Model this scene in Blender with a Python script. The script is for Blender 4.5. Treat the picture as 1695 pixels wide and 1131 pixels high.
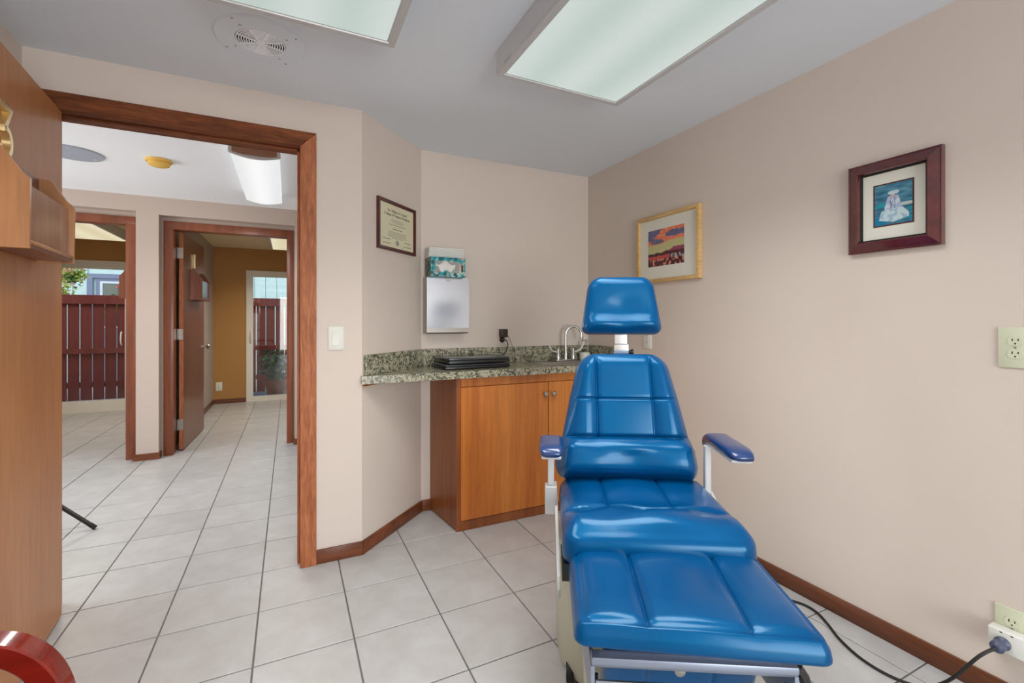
import bpy, bmesh, math, random
from math import sin, cos, pi, radians, sqrt, exp
from mathutils import Vector, Matrix, noise as mnoise
random.seed(7)
for o in list(bpy.data.objects):
    bpy.data.objects.remove(o, do_unlink=True)
SC = bpy.context.scene
COL = SC.collection

# ------------------------------------------------------------------ camera, sky, lights, exposure
cam_d = bpy.data.cameras.new('camera')
cam_d.sensor_width = 36.0
cam_d.lens = 36.0 * 760.7 / 1695.0
cam_d.shift_y = -(565.5 - 532.1) / 1695.0
cam_d.clip_start = 0.05
cam = bpy.data.objects.new('camera', cam_d)
cam.location = (0, 0, 1.179)
cam.rotation_euler = (pi / 2, 0, -0.4513)
COL.objects.link(cam)
SC.camera = cam

world = bpy.data.worlds.new('sky')
SC.world = world
world.use_nodes = True
wn = world.node_tree.nodes
wl = world.node_tree.links
sky = wn.new('ShaderNodeTexSky')
sky.sky_type = 'NISHITA'
sky.sun_disc = False
sky.sun_elevation = radians(52)
sky.sun_rotation = radians(200)
sky.altitude = 50
wn['Background'].inputs['Strength'].default_value = 0.46
wl.new(sky.outputs[0], wn['Background'].inputs['Color'])

SC.view_settings.view_transform = 'Standard'
SC.view_settings.look = 'None'
SC.view_settings.gamma = 1.0
SC.view_settings.use_curve_mapping = False
SC.view_settings.exposure = 0.0


def area(name, loc, sx, sy, power, col=(1, 1, 1), spread=180, rot=(0, 0, 0)):
    d = bpy.data.lights.new(name, 'AREA')
    d.shape = 'RECTANGLE'
    d.size, d.size_y = sx, sy
    d.energy = power
    d.color = col
    d.spread = radians(spread)
    o = bpy.data.objects.new(name, d)
    o.location = loc
    o.rotation_euler = rot
    COL.objects.link(o)
    return o


WARM = (1.0, 0.99, 0.975)
area('fixture_light', (1.033, 1.05, 2.135), 0.5, 1.16, 11.5, WARM, 128)
area('fixture_light', (0.037, 1.04, 2.135), 0.5, 1.16, 11.5, WARM, 128)
area('fixture_light', (-0.185, 3.73, 2.150), 0.22, 1.16, 14, WARM, 150)
area('fixture_light', (0.09, 6.37, 2.125), 0.55, 1.05, 22, (1, 0.93, 0.80), 150)
area('fixture_light', (-2.05, 6.45, 2.125), 0.55, 1.05, 22, (1, 0.93, 0.80), 150)
# added fill lamp at the invented glazed door behind the camera
area('added_fill_light', (0.55, -3.06, 1.10), 1.7, 1.9, 83, (0.97, 0.985, 1.0), 170, (radians(90), 0, 0))
# added fill lamp at an invented window, unseen left end of the hall
area('added_fill_light', (-2.92, 3.7, 1.15), 1.6, 1.8, 44, (0.96, 0.98, 1.0), 170, (radians(90), 0, radians(-90)))


# ------------------------------------------------------------------ materials
def lin(c):
    out = []
    for v in c[:3]:
        v = v / 255.0
        out.append(v / 12.92 if v <= 0.04045 else ((v + 0.055) / 1.055) ** 2.4)
    return tuple(out) + (1.0,)


MATS = {}


class NT:
    def __init__(s, name):
        s.m = bpy.data.materials.new(name)
        s.m.use_nodes = True
        s.n = s.m.node_tree.nodes
        s.l = s.m.node_tree.links
        s.b = s.n['Principled BSDF']
        s.co = None

    def coord(s, scale=(1, 1, 1), kind='Object'):
        t = s.n.new('ShaderNodeTexCoord')
        mp = s.n.new('ShaderNodeMapping')
        mp.inputs['Scale'].default_value = scale
        s.l.new(t.outputs[kind], mp.inputs['Vector'])
        return mp.outputs[0]

    def noise(s, vec, scale, detail=4, rough=0.55, dist=0):
        t = s.n.new('ShaderNodeTexNoise')
        t.inputs['Scale'].default_value = scale
        t.inputs['Detail'].default_value = detail
        t.inputs['Roughness'].default_value = rough
        t.inputs['Distortion'].default_value = dist
        s.l.new(vec, t.inputs['Vector'])
        return t.outputs['Fac']

    def ramp(s, fac, stops, interp='LINEAR'):
        r = s.n.new('ShaderNodeValToRGB')
        r.color_ramp.interpolation = interp
        e = r.color_ramp.elements
        while len(e) < len(stops):
            e.new(0.5)
        for k, (p, c) in enumerate(stops):
            e[k].position = p
            e[k].color = c if len(c) == 4 else lin(c)
        s.l.new(fac, r.inputs[0])
        return r.outputs[0]

    def mix(s, fac, a, b, mode='MIX'):
        m = s.n.new('ShaderNodeMix')
        m.data_type = 'RGBA'
        m.blend_type = mode
        if isinstance(fac, (int, float)):
            m.inputs[0].default_value = fac
        else:
            s.l.new(fac, m.inputs[0])
        for k, v in ((6, a), (7, b)):
            if isinstance(v, tuple):
                m.inputs[k].default_value = v
            else:
                s.l.new(v, m.inputs[k])
        return m.outputs[2]

    def bump(s, h, strength, dist=0.002):
        b = s.n.new('ShaderNodeBump')
        b.inputs['Strength'].default_value = strength
        b.inputs['Distance'].default_value = dist
        s.l.new(h, b.inputs['Height'])
        s.l.new(b.outputs[0], s.b.inputs['Normal'])

    def set(s, **k):
        for a, v in k.items():
            i = s.b.inputs[a.replace('_', ' ')]
            if hasattr(v, 'is_output') or hasattr(v, 'links'):
                s.l.new(v, i)
            else:
                i.default_value = v


def plain(name, col, rough=0.5, metal=0.0, coat=0.0, var=0.06, vs=9.0, bump=0.0, bs=200.0, spec=0.5, crough=0.1):
    t = NT(name)
    c = lin(col)
    f = t.noise(t.coord(), vs, 3)
    lo = tuple(x * (1 - var) for x in c[:3]) + (1,)
    hi = tuple(min(1, x * (1 + var)) for x in c[:3]) + (1,)
    t.set(Base_Color=t.ramp(f, [(0.3, lo), (0.7, hi)]), Roughness=rough, Metallic=metal,
          Coat_Weight=coat, Coat_Roughness=crough, Specular_IOR_Level=spec)
    if bump:
        t.bump(t.noise(t.coord(), bs, 3), bump)
    MATS[name] = t.m
    return t.m


def wood(name, dark, mid, light, axis='z', rough=0.38, coat=0.25, fine=60.0, wide=5.0, stretch=14.0, crough=0.2, grain=0.35, spec=0.4):
    t = NT(name)
    sc = {'x': (1 / stretch, 1, 1), 'y': (1, 1 / stretch, 1), 'z': (1, 1, 1 / stretch)}[axis]
    v = t.coord(sc)
    a = t.noise(v, wide, 4, 0.6, 0.6)
    b = t.noise(v, fine, 3, 0.6, 0.2)
    ca = t.ramp(a, [(0.28, dark), (0.5, mid), (0.74, light)])
    cb = t.ramp(b, [(0.3, (150, 150, 150)), (0.65, (255, 255, 255))])
    c = t.mix(grain, ca, cb, 'MULTIPLY')
    t.set(Base_Color=c, Roughness=rough, Coat_Weight=coat, Coat_Roughness=crough, Specular_IOR_Level=spec)
    t.bump(b, 0.06, 0.001)
    MATS[name] = t.m
    return t.m


M_WALL = plain('wall_paint', (212, 199, 188), 0.62, var=0.015, vs=1.5, bump=0.12, bs=120)
M_HWALL = plain('hall_wall_paint', (190, 173, 161), 0.62, var=0.015, vs=1.5, bump=0.1, bs=120)
M_GREYW = plain('grey_wall_paint', (176, 166, 160), 0.62, var=0.015, vs=1.5)
M_TAN = plain('tan_wall_paint', (176, 128, 68), 0.6, var=0.03, vs=1.5, bump=0.1, bs=120)
M_CEILH = plain('hall_ceiling_paint', (246, 249, 252), 0.75, var=0.01, vs=2)
M_CEIL = plain('ceiling_paint', (224, 231, 238), 0.75, var=0.01, vs=2, bump=0.05, bs=150)
M_CREAMC = plain('cream_ceiling_paint', (226, 210, 168), 0.75, var=0.01, vs=2)
M_WHITE = plain('white_paint', (222, 221, 217), 0.4, var=0.01)
M_METALW = plain('white_enamel', (196, 196, 196), 0.35, var=0.01, coat=0.3)
M_VINYLW = plain('white_vinyl_frame', (226, 222, 212), 0.35, var=0.02)
M_CHROME = plain('chrome', (210, 212, 214), 0.12, 1.0, var=0.02)
M_NICKEL = plain('brushed_nickel', (176, 172, 166), 0.32, 1.0, var=0.03)
M_STEEL = plain('polished_steel', (206, 212, 222), 0.22, 1.0, var=0.01)
M_BLACK = plain('black_plastic', (20, 20, 22), 0.38, var=0.05, coat=0.2)
M_RUBBER = plain('black_rubber', (17, 16, 16), 0.6, var=0.05)
M_DARK = plain('dark_recess', (14, 13, 13), 0.8, var=0.02)
M_IVORY = plain('ivory_plastic', (206, 209, 182), 0.4, var=0.01)
M_WPLAST = plain('white_plastic', (222, 222, 214), 0.38, var=0.01)
M_CREAM = plain('cream_enamel', (182, 180, 158), 0.35, var=0.02, coat=0.2)
M_GREYM = plain('blue_grey_metal', (150, 158, 176), 0.38, 0.55, var=0.03)
M_PLUG = plain('slate_plug', (74, 80, 104), 0.4, var=0.05)
M_BRASS = plain('brass', (238, 216, 160), 0.28, 0.8, var=0.03)
M_BROWNP = plain('brown_plastic', (44, 32, 24), 0.4, var=0.05)
M_YELLOW = plain('yellowed_plastic', (232, 190, 92), 0.45, var=0.08)
M_GREYP = plain('grey_disc_paint', (168, 178, 190), 0.4, var=0.02)
M_TERRA = plain('terracotta', (168, 92, 66), 0.8, var=0.12)
M_LEAF = plain('leaf_green', (110, 140, 54), 0.5, var=0.35, vs=30)
M_LEAFY = plain('leaf_yellow_green', (190, 196, 84), 0.5, var=0.3, vs=30)
M_DLEAF = plain('leaf_dark_green', (58, 92, 46), 0.5, var=0.3, vs=30)
M_PETAL = plain('petal_pink', (232, 138, 130), 0.5, var=0.2, vs=30)
M_RPETAL = plain('petal_red', (214, 74, 48), 0.5, var=0.2, vs=30)
M_DIRT = plain('soil', (62, 46, 34), 0.9, var=0.2)
M_DECK = plain('grey_deck_board', (120, 122, 120), 0.8, var=0.1)
M_GROUND = plain('pale_gravel', (196, 190, 176), 0.9, var=0.15, vs=40, bump=0.3, bs=90)
M_SIDING = plain('blue_green_siding', (206, 220, 206), 0.7, var=0.04)
M_BLUEG = plain('slate_blue_trim', (128, 132, 150), 0.6, var=0.04)
M_PAPER = plain('white_paper', (226, 226, 222), 0.8, var=0.02)
M_MATB = plain('mat_board', (226, 225, 212), 0.85, var=0.01, bump=0.1, bs=400)
M_CERT = plain('certificate_paper', (214, 208, 178), 0.8, var=0.03)
M_INK = plain('printing_ink', (48, 46, 42), 0.7, var=0.02)
M_SEAL = plain('grey_seal_ink', (150, 148, 128), 0.7, var=0.05)
M_BROWNC = plain('brown_fixture_cap', (140, 96, 70), 0.45, var=0.05)

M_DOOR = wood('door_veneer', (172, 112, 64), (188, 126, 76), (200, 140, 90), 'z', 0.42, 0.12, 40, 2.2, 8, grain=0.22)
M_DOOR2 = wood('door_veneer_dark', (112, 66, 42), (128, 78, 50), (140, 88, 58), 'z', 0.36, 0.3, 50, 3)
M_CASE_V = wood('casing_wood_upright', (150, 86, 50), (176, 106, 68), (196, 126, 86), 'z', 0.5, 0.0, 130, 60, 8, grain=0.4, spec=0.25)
M_CASE_H = wood('casing_wood_level_shaded', (92, 46, 22), (122, 66, 34), (150, 86, 48), 'x', 0.55, 0.0, 110, 30, 9, grain=0.6, spec=0.25)  # darker than the upright casing: the head's shade is put into the colour
M_HCASE = wood('hall_casing_wood', (116, 58, 34), (138, 74, 44), (154, 88, 58), 'z', 0.36, 0.3, 80, 10)
M_BASE_X = wood('baseboard_wood_x', (92, 46, 22), (116, 62, 32), (136, 78, 44), 'x', 0.4, 0.2, 80, 14)
M_BASE_Y = wood('baseboard_wood_y', (86, 44, 20), (108, 58, 30), (124, 70, 40), 'y', 0.4, 0.2, 80, 14)
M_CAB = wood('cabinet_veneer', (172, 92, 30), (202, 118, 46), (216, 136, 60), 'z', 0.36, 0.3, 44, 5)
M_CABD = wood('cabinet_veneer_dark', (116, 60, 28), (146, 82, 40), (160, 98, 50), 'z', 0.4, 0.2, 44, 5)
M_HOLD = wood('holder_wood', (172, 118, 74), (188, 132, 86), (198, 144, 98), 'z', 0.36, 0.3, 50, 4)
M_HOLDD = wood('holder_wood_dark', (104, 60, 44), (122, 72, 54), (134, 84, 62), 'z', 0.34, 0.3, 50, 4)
M_HPANEL = wood('holder_front_panel', (150, 104, 80), (170, 122, 94), (180, 134, 106), 'z', 0.28, 0.4, 40, 4)
M_RED = wood('mahogany_gloss', (72, 6, 3), (108, 14, 6), (140, 34, 10), 'x', 0.2, 0.8, 40, 6, crough=0.06)
M_MAROON = wood('maroon_frame', (72, 18, 20), (92, 26, 28), (104, 34, 34), 'z', 0.22, 0.9, 60, 8, crough=0.08)
M_MAPLE = wood('maple_frame', (206, 164, 102), (220, 180, 118), (228, 192, 134), 'z', 0.4, 0.2, 60, 8)
M_DARKF = wood('walnut_frame', (62, 22, 24), (80, 32, 32), (92, 40, 38), 'z', 0.3, 0.4, 60, 8)
M_FENCE = wood('fence_stain', (122, 46, 40), (146, 60, 48), (160, 74, 58), 'z', 0.75, 0.0, 50, 4)


def tile_mat():
    t = NT('porcelain_tile')
    info = t.n.new('ShaderNodeObjectInfo')
    base = t.ramp(info.outputs['Random'], [(0.0, (184, 184, 183)), (1.0, (191, 191, 190))])
    c = t.n.new('ShaderNodeTexCoord')
    a = t.noise(c.outputs['Object'], 7, 5, 0.65, 0.4)
    cl = t.ramp(a, [(0.25, (232, 228, 226)), (0.7, (255, 255, 255))])
    col = t.mix(1.0, base, cl, 'MULTIPLY')
    t.set(Base_Color=col, Roughness=0.34, Specular_IOR_Level=0.4)
    t.bump(a, 0.05, 0.001)
    return t.m


M_TILE = tile_mat()
M_GROUT = plain('grey_grout', (108, 104, 100), 0.9, var=0.1, vs=30)


def vinyl_mat():
    t = NT('blue_vinyl')
    v = t.coord()
    a = t.noise(v, 5, 4)
    col = t.ramp(a, [(0.3, (0, 64, 113)), (0.7, (0, 72, 123))])
    t.set(Base_Color=col, Roughness=0.36, Coat_Weight=0.32, Coat_Roughness=0.15, Specular_IOR_Level=0.55, Specular_Tint=(0.0, 0.55, 0.95, 1.0))
    b = t.noise(v, 700, 2)
    t.bump(b, 0.05, 0.001)
    return t.m


M_VINYL = vinyl_mat()
M_NAVY = plain('navy_arm_vinyl', (20, 52, 104), 0.3, var=0.05, coat=0.7, crough=0.12)


def granite_mat():
    t = NT('speckled_granite')
    v = t.coord()
    n1 = t.noise(v, 44, 5, 0.7, 1.5)
    n2 = t.noise(v, 70, 4, 0.7, 0.8)
    n3 = t.noise(v, 22, 3, 0.6, 1.0)
    base = t.ramp(n3, [(0.3, (138, 142, 126)), (0.5, (164, 160, 136)), (0.7, (186, 180, 160))])
    spk = t.ramp(n1, [(0.40, (40, 48, 50)), (0.47, (120, 124, 118)), (0.53, (255, 255, 255))])
    c = t.mix(0.85, base, spk, 'MULTIPLY')
    w = t.ramp(n2, [(0.56, (0, 0, 0, 1)), (0.64, (1, 1, 1, 1))])
    c = t.mix(w, c, lin((196, 186, 158)))
    t.set(Base_Color=c, Roughness=0.22, Specular_IOR_Level=0.5)
    return t.m


M_GRANITE = granite_mat()


def lens_mat(name, lo, hi, tubes, axis_scale, strength=1.0, prism=True):
    """Backlit prismatic lens: gives off light, a little more under each tube."""
    t = NT(name)
    tc = t.n.new('ShaderNodeTexCoord')
    sep = t.n.new('ShaderNodeSeparateXYZ')
    t.l.new(tc.outputs['Object'], sep.inputs[0])
    mth = t.n.new('ShaderNodeMath')
    mth.operation = 'MULTIPLY'
    mth.inputs[1].default_value = axis_scale
    t.l.new(sep.outputs['X'], mth.inputs[0])
    sn = t.n.new('ShaderNodeMath')
    sn.operation = 'COSINE'
    t.l.new(mth.outputs[0], sn.inputs[0])
    mr = t.n.new('ShaderNodeMapRange')
    mr.inputs[1].default_value = -1
    mr.inputs[2].default_value = 1
    t.l.new(sn.outputs[0], mr.inputs[0])
    col = t.ramp(mr.outputs[0], [(0.0, lo), (1.0, hi)])
    t.set(Base_Color=lin((60, 62, 62)), Roughness=0.35, Emission_Color=col, Emission_Strength=strength)
    if prism:
        v = t.coord((150, 150, 150))
        ck = t.n.new('ShaderNodeTexVoronoi')
        ck.inputs['Scale'].default_value = 1.0
        t.l.new(v, ck.inputs['Vector'])
        t.bump(ck.outputs['Distance'], 0.3, 0.002)
    return t.m


M_LENS = lens_mat('prismatic_lens', (190, 205, 199), (206, 217, 213), 2, 2 * pi / 0.265, 0.93)
M_LENSH = lens_mat('hall_lens', (232, 235, 236), (250, 252, 252), 1, 2 * pi / 0.25, 0.93, False)
M_LENSC = lens_mat('cream_lens', (226, 214, 176), (240, 230, 196), 2, 2 * pi / 0.3, 0.9)


def glass_mat():
    t = NT('window_glass')
    t.n.remove(t.b)
    tr = t.n.new('ShaderNodeBsdfTransparent')
    tr.inputs[0].default_value = (0.93, 0.96, 0.95, 1)
    gl = t.n.new('ShaderNodeBsdfGlossy')
    gl.inputs['Roughness'].default_value = 0.02
    fr = t.n.new('ShaderNodeFresnel')
    fr.inputs[0].default_value = 1.5
    mx = t.n.new('ShaderNodeMixShader')
    t.l.new(fr.outputs[0], mx.inputs[0])
    t.l.new(tr.outputs[0], mx.inputs[1])
    t.l.new(gl.outputs[0], mx.inputs[2])
    t.l.new(mx.outputs[0], t.n['Material Output'].inputs[0])
    return t.m


M_GLASS = glass_mat()


def clear_mat():
    t = NT('clear_acrylic')
    t.set(Base_Color=(0.95, 0.95, 0.95, 1), Roughness=0.05, Transmission_Weight=1.0, IOR=1.25)
    return t.m


M_CLEAR = clear_mat()


def print_mat(name, rough=0.6):
    t = NT(name)
    a = t.n.new('ShaderNodeVertexColor')
    a.layer_name = 'Col'
    t.set(Base_Color=a.outputs[0], Roughness=rough)
    return t.m


M_PRINT = print_mat('printed_colours', 0.55)
M_PRINTG = print_mat('printed_colours_under_glass', 0.18)


# ------------------------------------------------------------------ mesh helpers
class G:
    def __init__(s):
        s.b = bmesh.new()

    def face(s, vs):
        try:
            return s.b.faces.new(vs)
        except ValueError:
            return None

    def box(s, x0, y0, z0, x1, y1, z1):
        v = [s.b.verts.new(p) for p in ((x0, y0, z0), (x1, y0, z0), (x1, y1, z0), (x0, y1, z0),
                                         (x0, y0, z1), (x1, y0, z1), (x1, y1, z1), (x0, y1, z1))]
        for f in ((3, 2, 1, 0), (4, 5, 6, 7), (0, 1, 5, 4), (1, 2, 6, 5), (2, 3, 7, 6), (3, 0, 4, 7)):
            s.face([v[k] for k in f])
        return s

    def prism(s, poly, a, b, axis='z'):
        """poly of 2-D points extruded from a to b along axis"""
        def P(p, t):
            return {'z': (p[0], p[1], t), 'y': (p[0], t, p[1]), 'x': (t, p[0], p[1])}[axis]
        lo = [s.b.verts.new(P(p, a)) for p in poly]
        hi = [s.b.verts.new(P(p, b)) for p in poly]
        n = len(poly)
        s.face(lo[::-1])
        s.face(hi)
        for k in range(n):
            s.face([lo[k], lo[(k + 1) % n], hi[(k + 1) % n], hi[k]])
        return s

    def rings(s, rs, closed=True, cap=True):
        vv = [[s.b.verts.new(p) for p in r] for r in rs]
        n = len(rs[0])
        for a, b in zip(vv[:-1], vv[1:]):
            for k in range(n if closed else n - 1):
                s.face([a[k], a[(k + 1) % n], b[(k + 1) % n], b[k]])
        if cap:
            s.face(vv[0][::-1])
            s.face(vv[-1])
        return s

    def lathe(s, prof, c=(0, 0, 0), n=20, axis='z', cap=True):
        rs = []
        for r, h in prof:
            ring = []
            for k in range(n):
                a = 2 * pi * k / n
                u, v = r * cos(a), r * sin(a)
                p = {'z': (u, v, h), 'x': (h, u, v), 'y': (v, h, u)}[axis]
                ring.append((c[0] + p[0], c[1] + p[1], c[2] + p[2]))
            rs.append(ring)
        return s.rings(rs, True, cap)

    def tube(s, path, r, n=10, cap=True, sect=None, up=(0, 0, 1)):
        P = [Vector(p) for p in path]
        rs = []
        prev = None
        for i, p in enumerate(P):
            t = (P[min(i + 1, len(P) - 1)] - P[max(i - 1, 0)]).normalized()
            if prev is None:
                ref = Vector(up)
                if abs(ref.dot(t)) > 0.95:
                    ref = Vector((1, 0, 0))
                u = (ref - t * ref.dot(t)).normalized()
            else:
                u = (prev - t * prev.dot(t)).normalized()
            prev = u
            w = t.cross(u)
            rr = r[i] if isinstance(r, (list, tuple)) else r
            if sect:
                rs.append([p + w * a + u * b for a, b in sect])
            else:
                rs.append([p + w * rr * cos(2 * pi * k / n) + u * rr * sin(2 * pi * k / n) for k in range(n)])
        return s.rings(rs, True, cap)

    def frame(s, w, h, prof, cx=0, cy=0):
        """mitred picture-frame ring in the local xy plane; prof = [(inset, height)] closed section"""
        rs = []
        for ins, hh in prof:
            a, b = w / 2 - ins, h / 2 - ins
            rs.append([(cx - a, cy - b, hh), (cx + a, cy - b, hh), (cx + a, cy + b, hh), (cx - a, cy + b, hh)])
        rs.append(rs[0])
        vv = [[s.b.verts.new(p) for p in r] for r in rs[:-1]]
        vv.append(vv[0])
        for a, b in zip(vv[:-1], vv[1:]):
            for k in range(4):
                s.face([a[k], a[(k + 1) % 4], b[(k + 1) % 4], b[k]])
        return s

    def xf(s, M):
        bmesh.ops.transform(s.b, matrix=M, verts=s.b.verts)
        return s

    def bevel(s, w, seg=2):
        bmesh.ops.bevel(s.b, geom=list(s.b.edges), offset=w, segments=seg, profile=0.5, affect='EDGES', clamp_overlap=True)
        return s

    def build(s, name, mat, parent=None, kind=None, smooth=True, ang=0.6, keep=False):
        bmesh.ops.recalc_face_normals(s.b, faces=s.b.faces)
        me = bpy.data.meshes.new(name)
        s.b.to_mesh(me)
        s.b.free()
        me.materials.append(mat)
        if smooth:
            me.shade_smooth()
            me.set_sharp_from_angle(angle=ang)
        return link(name, me, parent, kind)


def link(name, me, parent=None, kind=None):
    o = bpy.data.objects.new(name, me)
    COL.objects.link(o)
    if parent:
        o.parent = parent
    if kind:
        o['kind'] = kind
    return o


def tag(o, label, cat, group=None):
    o['label'] = label
    o['category'] = cat
    if group:
        o['group'] = group
    return o


def thing(name, label, cat, M=None, group=None):
    o = bpy.data.objects.new(name, None)
    o.empty_display_size = 0.05
    COL.objects.link(o)
    if M is not None:
        o.matrix_world = M if isinstance(M, Matrix) else Matrix.Translation(M)
    return tag(o, label, cat, group)


def dup(root, M, label, group=None):
    r = root.copy()
    COL.objects.link(r)
    r.matrix_world = M if isinstance(M, Matrix) else Matrix.Translation(M)
    r['label'] = label
    if group:
        r['group'] = group
    for c in root.children:
        d = c.copy()
        COL.objects.link(d)
        d.parent = r
        for e in c.children:
            f = e.copy()
            COL.objects.link(f)
            f.parent = d
    return r


def WM(origin, right, out):
    """frame on a wall: local x = right as one looks at it, y = up, z = out of the wall"""
    r, o = Vector(right).normalized(), Vector(out).normalized()
    u = o.cross(r)
    return Matrix(((r.x, u.x, o.x, origin[0]), (r.y, u.y, o.y, origin[1]), (r.z, u.z, o.z, origin[2]), (0, 0, 0, 1)))


def on_right(y, z):
    return WM((1.99, y, z), (0, -1, 0), (-1, 0, 0))


def on_back(x, z, y=2.815):
    return WM((x, y, z), (1, 0, 0), (0, -1, 0))


def S(name, mat, *boxes, parent=None, bevel=0.0):
    g = G()
    for b in boxes:
        g.box(*b)
    if bevel:
        g.bevel(bevel, 2)
    return g.build(name, mat, parent, 'structure' if parent is None else None)


def colour_grid(name, w, h, nx, ny, f, mat, parent, z=0.0, cx=0, cy=0):
    vs, fs, cs = [], [], []
    for j in range(ny + 1):
        for i in range(nx + 1):
            vs.append((cx + (i / nx - 0.5) * w, cy + (j / ny - 0.5) * h, z))
            cs.append(lin(f(i / nx, j / ny)))
    for j in range(ny):
        for i in range(nx):
            a = j * (nx + 1) + i
            fs.append((a, a + 1, a + nx + 2, a + nx + 1))
    me = bpy.data.meshes.new(name)
    me.from_pydata(vs, [], fs)
    ca = me.color_attributes.new('Col', 'FLOAT_COLOR', 'POINT')
    ca.data.foreach_set('color', [x for c in cs for x in c])
    me.materials.append(mat)
    return link(name, me, parent)


def text_obj(name, body, size, loc, mat, parent, extrude=0.0003, align='CENTER', shear=0.0):
    cu = bpy.data.curves.new(name, 'FONT')
    cu.body = body
    cu.size = size
    cu.align_x = align
    cu.align_y = 'CENTER'
    cu.extrude = extrude
    cu.shear = shear
    cu.resolution_u = 2
    t = bpy.data.objects.new('tmp_text', cu)
    COL.objects.link(t)
    dg = bpy.context.evaluated_depsgraph_get()
    me = bpy.data.meshes.new_from_object(t.evaluated_get(dg))
    bpy.data.objects.remove(t, do_unlink=True)
    me.materials.clear()
    me.materials.append(mat)
    for v in me.vertices:
        v.co += Vector(loc)
    return link(name, me, parent)


# ------------------------------------------------------------------ floor and its tiles
H = 2.245
TP, TX0, TY0 = 0.3302, -0.1125, 2.4547
floor = S('floor', M_GROUT, (-4.2, -3.2, -0.16, 2.1, 7.86, -0.0035))


def tile_mesh(w, d):
    g = G().box(-w / 2, -d / 2, -0.008, w / 2, d / 2, 0)
    me = bpy.data.meshes.new('tile')
    top = [e for e in g.b.edges if all(abs(v.co.z) < 1e-6 for v in e.verts)]
    bmesh.ops.bevel(g.b, geom=top, offset=0.0015, segments=1, affect='EDGES')
    g.b.to_mesh(me)
    g.b.free()
    me.materials.append(M_TILE)
    return me


TW = TP - 0.0055
TME = tile_mesh(TW, TW)
CS, CC = sin(0.4513), cos(0.4513)


def in_view(x, y, m=0.25):
    F, R = x * CS + y * CC, x * CC - y * CS
    if F < 0.5:
        return False
    u, v = 847.5 + 760.7 * R / F, 532.1 + 760.7 * 1.179 / F
    return -60 * m / .25 / F * 2 < u < 1695 + 60 / F * 2 and v < 1131 + 120 / F


def in_rooms(x, y):
    if y < 2.5:
        return -0.95 < x < 2.05
    if y < 2.9 and x > 0.33:
        return x > (y - 2.425) * 1.04 + 0.3 and x < 2.05
    if y < 5.0:
        return -2.6 < x < 0.45
    return -3.4 < x < 0.3


far = G()
ntile = 0
for j in range(-18, 17):
    for i in range(-13, 8):
        cx, cy = TX0 + (i + 0.5) * TP, TY0 + (j + 0.5) * TP
        if not (-4.2 < cx < 2.05 and -3.15 < cy < 7.75):
            continue
        if in_rooms(cx, cy) and in_view(cx, cy) and cy < 6.0 and ntile < 298:
            o = link('tile', TME, floor)
            o.location = (cx, cy, 0)
            o.rotation_euler.z = random.choice((0, pi / 2, pi, -pi / 2))
            ntile += 1
        else:
            q = TW / 2
            far.box(cx - q, cy - q, -0.006, cx + q, cy + q, 0)
far_o = far.build('tile_field', M_TILE, floor, 'stuff', smooth=False)

# ------------------------------------------------------------------ room shell
S('ceiling', M_CEIL, (-1.04, -3.2, H, 2.1, 2.93, H + 0.1))
S('ceiling_hall', M_CEILH, (-3.1, 2.93, H, 2.1, 4.87, H + 0.1), (-3.1, 2.54, H, -1.04, 2.93, H + 0.1))
S('ceiling_far', M_CREAMC, (-4.2, 4.87, H, 2.1, 7.86, H + 0.1))
S('wall_left', M_WALL, (-1.04, -3.2, 0, -0.93, 2.425, H))
S('wall_right', M_WALL, (1.99, -3.2, 0, 2.1, 2.93, H))
S('wall_back', M_WALL, (0.737, 2.815, 0, 1.99, 2.93, H))
S('wall_doorway', M_WALL, (-1.04, 2.425, 0, -0.868, 2.54, H), (0.064, 2.425, 0, 0.331, 2.54, H),
  (-0.868, 2.425, 2.036, 0.064, 2.54, H))
g = G().prism([(0.331, 2.425), (0.737, 2.815), (0.737, 2.93), (0.66, 2.93), (0.255, 2.54), (0.331, 2.54)], 0, H)
g.build('wall_diagonal', M_WALL, None, 'structure')
# end wall behind the camera, with a glazed door added for fill light
S('wall_rear', M_WALL, (-1.04, -3.2, 0, -0.35, -3.09, H), (1.45, -3.2, 0, 2.1, -3.09, H), (-0.35, -3.2, 2.08, 1.45, -3.09, H))
w3 = S('added_window_3', M_VINYLW, (-0.35, -3.18, 0, -0.28, -3.1, 2.08), (1.38, -3.18, 0, 1.45, -3.1, 2.08), (0.51, -3.18, 0.07, 0.59, -3.1, 2.01),
       (-0.28, -3.18, 0, 1.38, -3.1, 0.07), (-0.28, -3.18, 2.01, 1.38, -3.1, 2.08))
G().box(-0.28, -3.145, 0.07, 0.51, -3.139, 2.01).build('pane', M_GLASS, w3)
G().box(0.59, -3.145, 0.07, 1.38, -3.139, 2.01).build('pane', M_GLASS, w3)

# baseboards
BB = 0.068
S('baseboard_right', M_BASE_Y, (1.978, -3.09, 0, 1.99, 2.44, BB), bevel=0.002)
S('baseboard_doorway', M_BASE_X, (0.119, 2.413, 0, 0.3335, 2.425, BB), bevel=0.002)
g = G().prism([(0.3355, 2.413), (0.7415, 2.803), (0.737, 2.815), (0.331, 2.425)], 0, BB).bevel(0.002, 2)
g.build('baseboard_diagonal', M_BASE_X, None, 'structure')
S('baseboard_back', M_BASE_X, (0.7415, 2.803, 0, 0.795, 2.815, BB), bevel=0.002)
S('baseboard_left', M_BASE_Y, (-0.93, -3.09, 0, -0.918, 2.40, BB), bevel=0.002)

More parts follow.
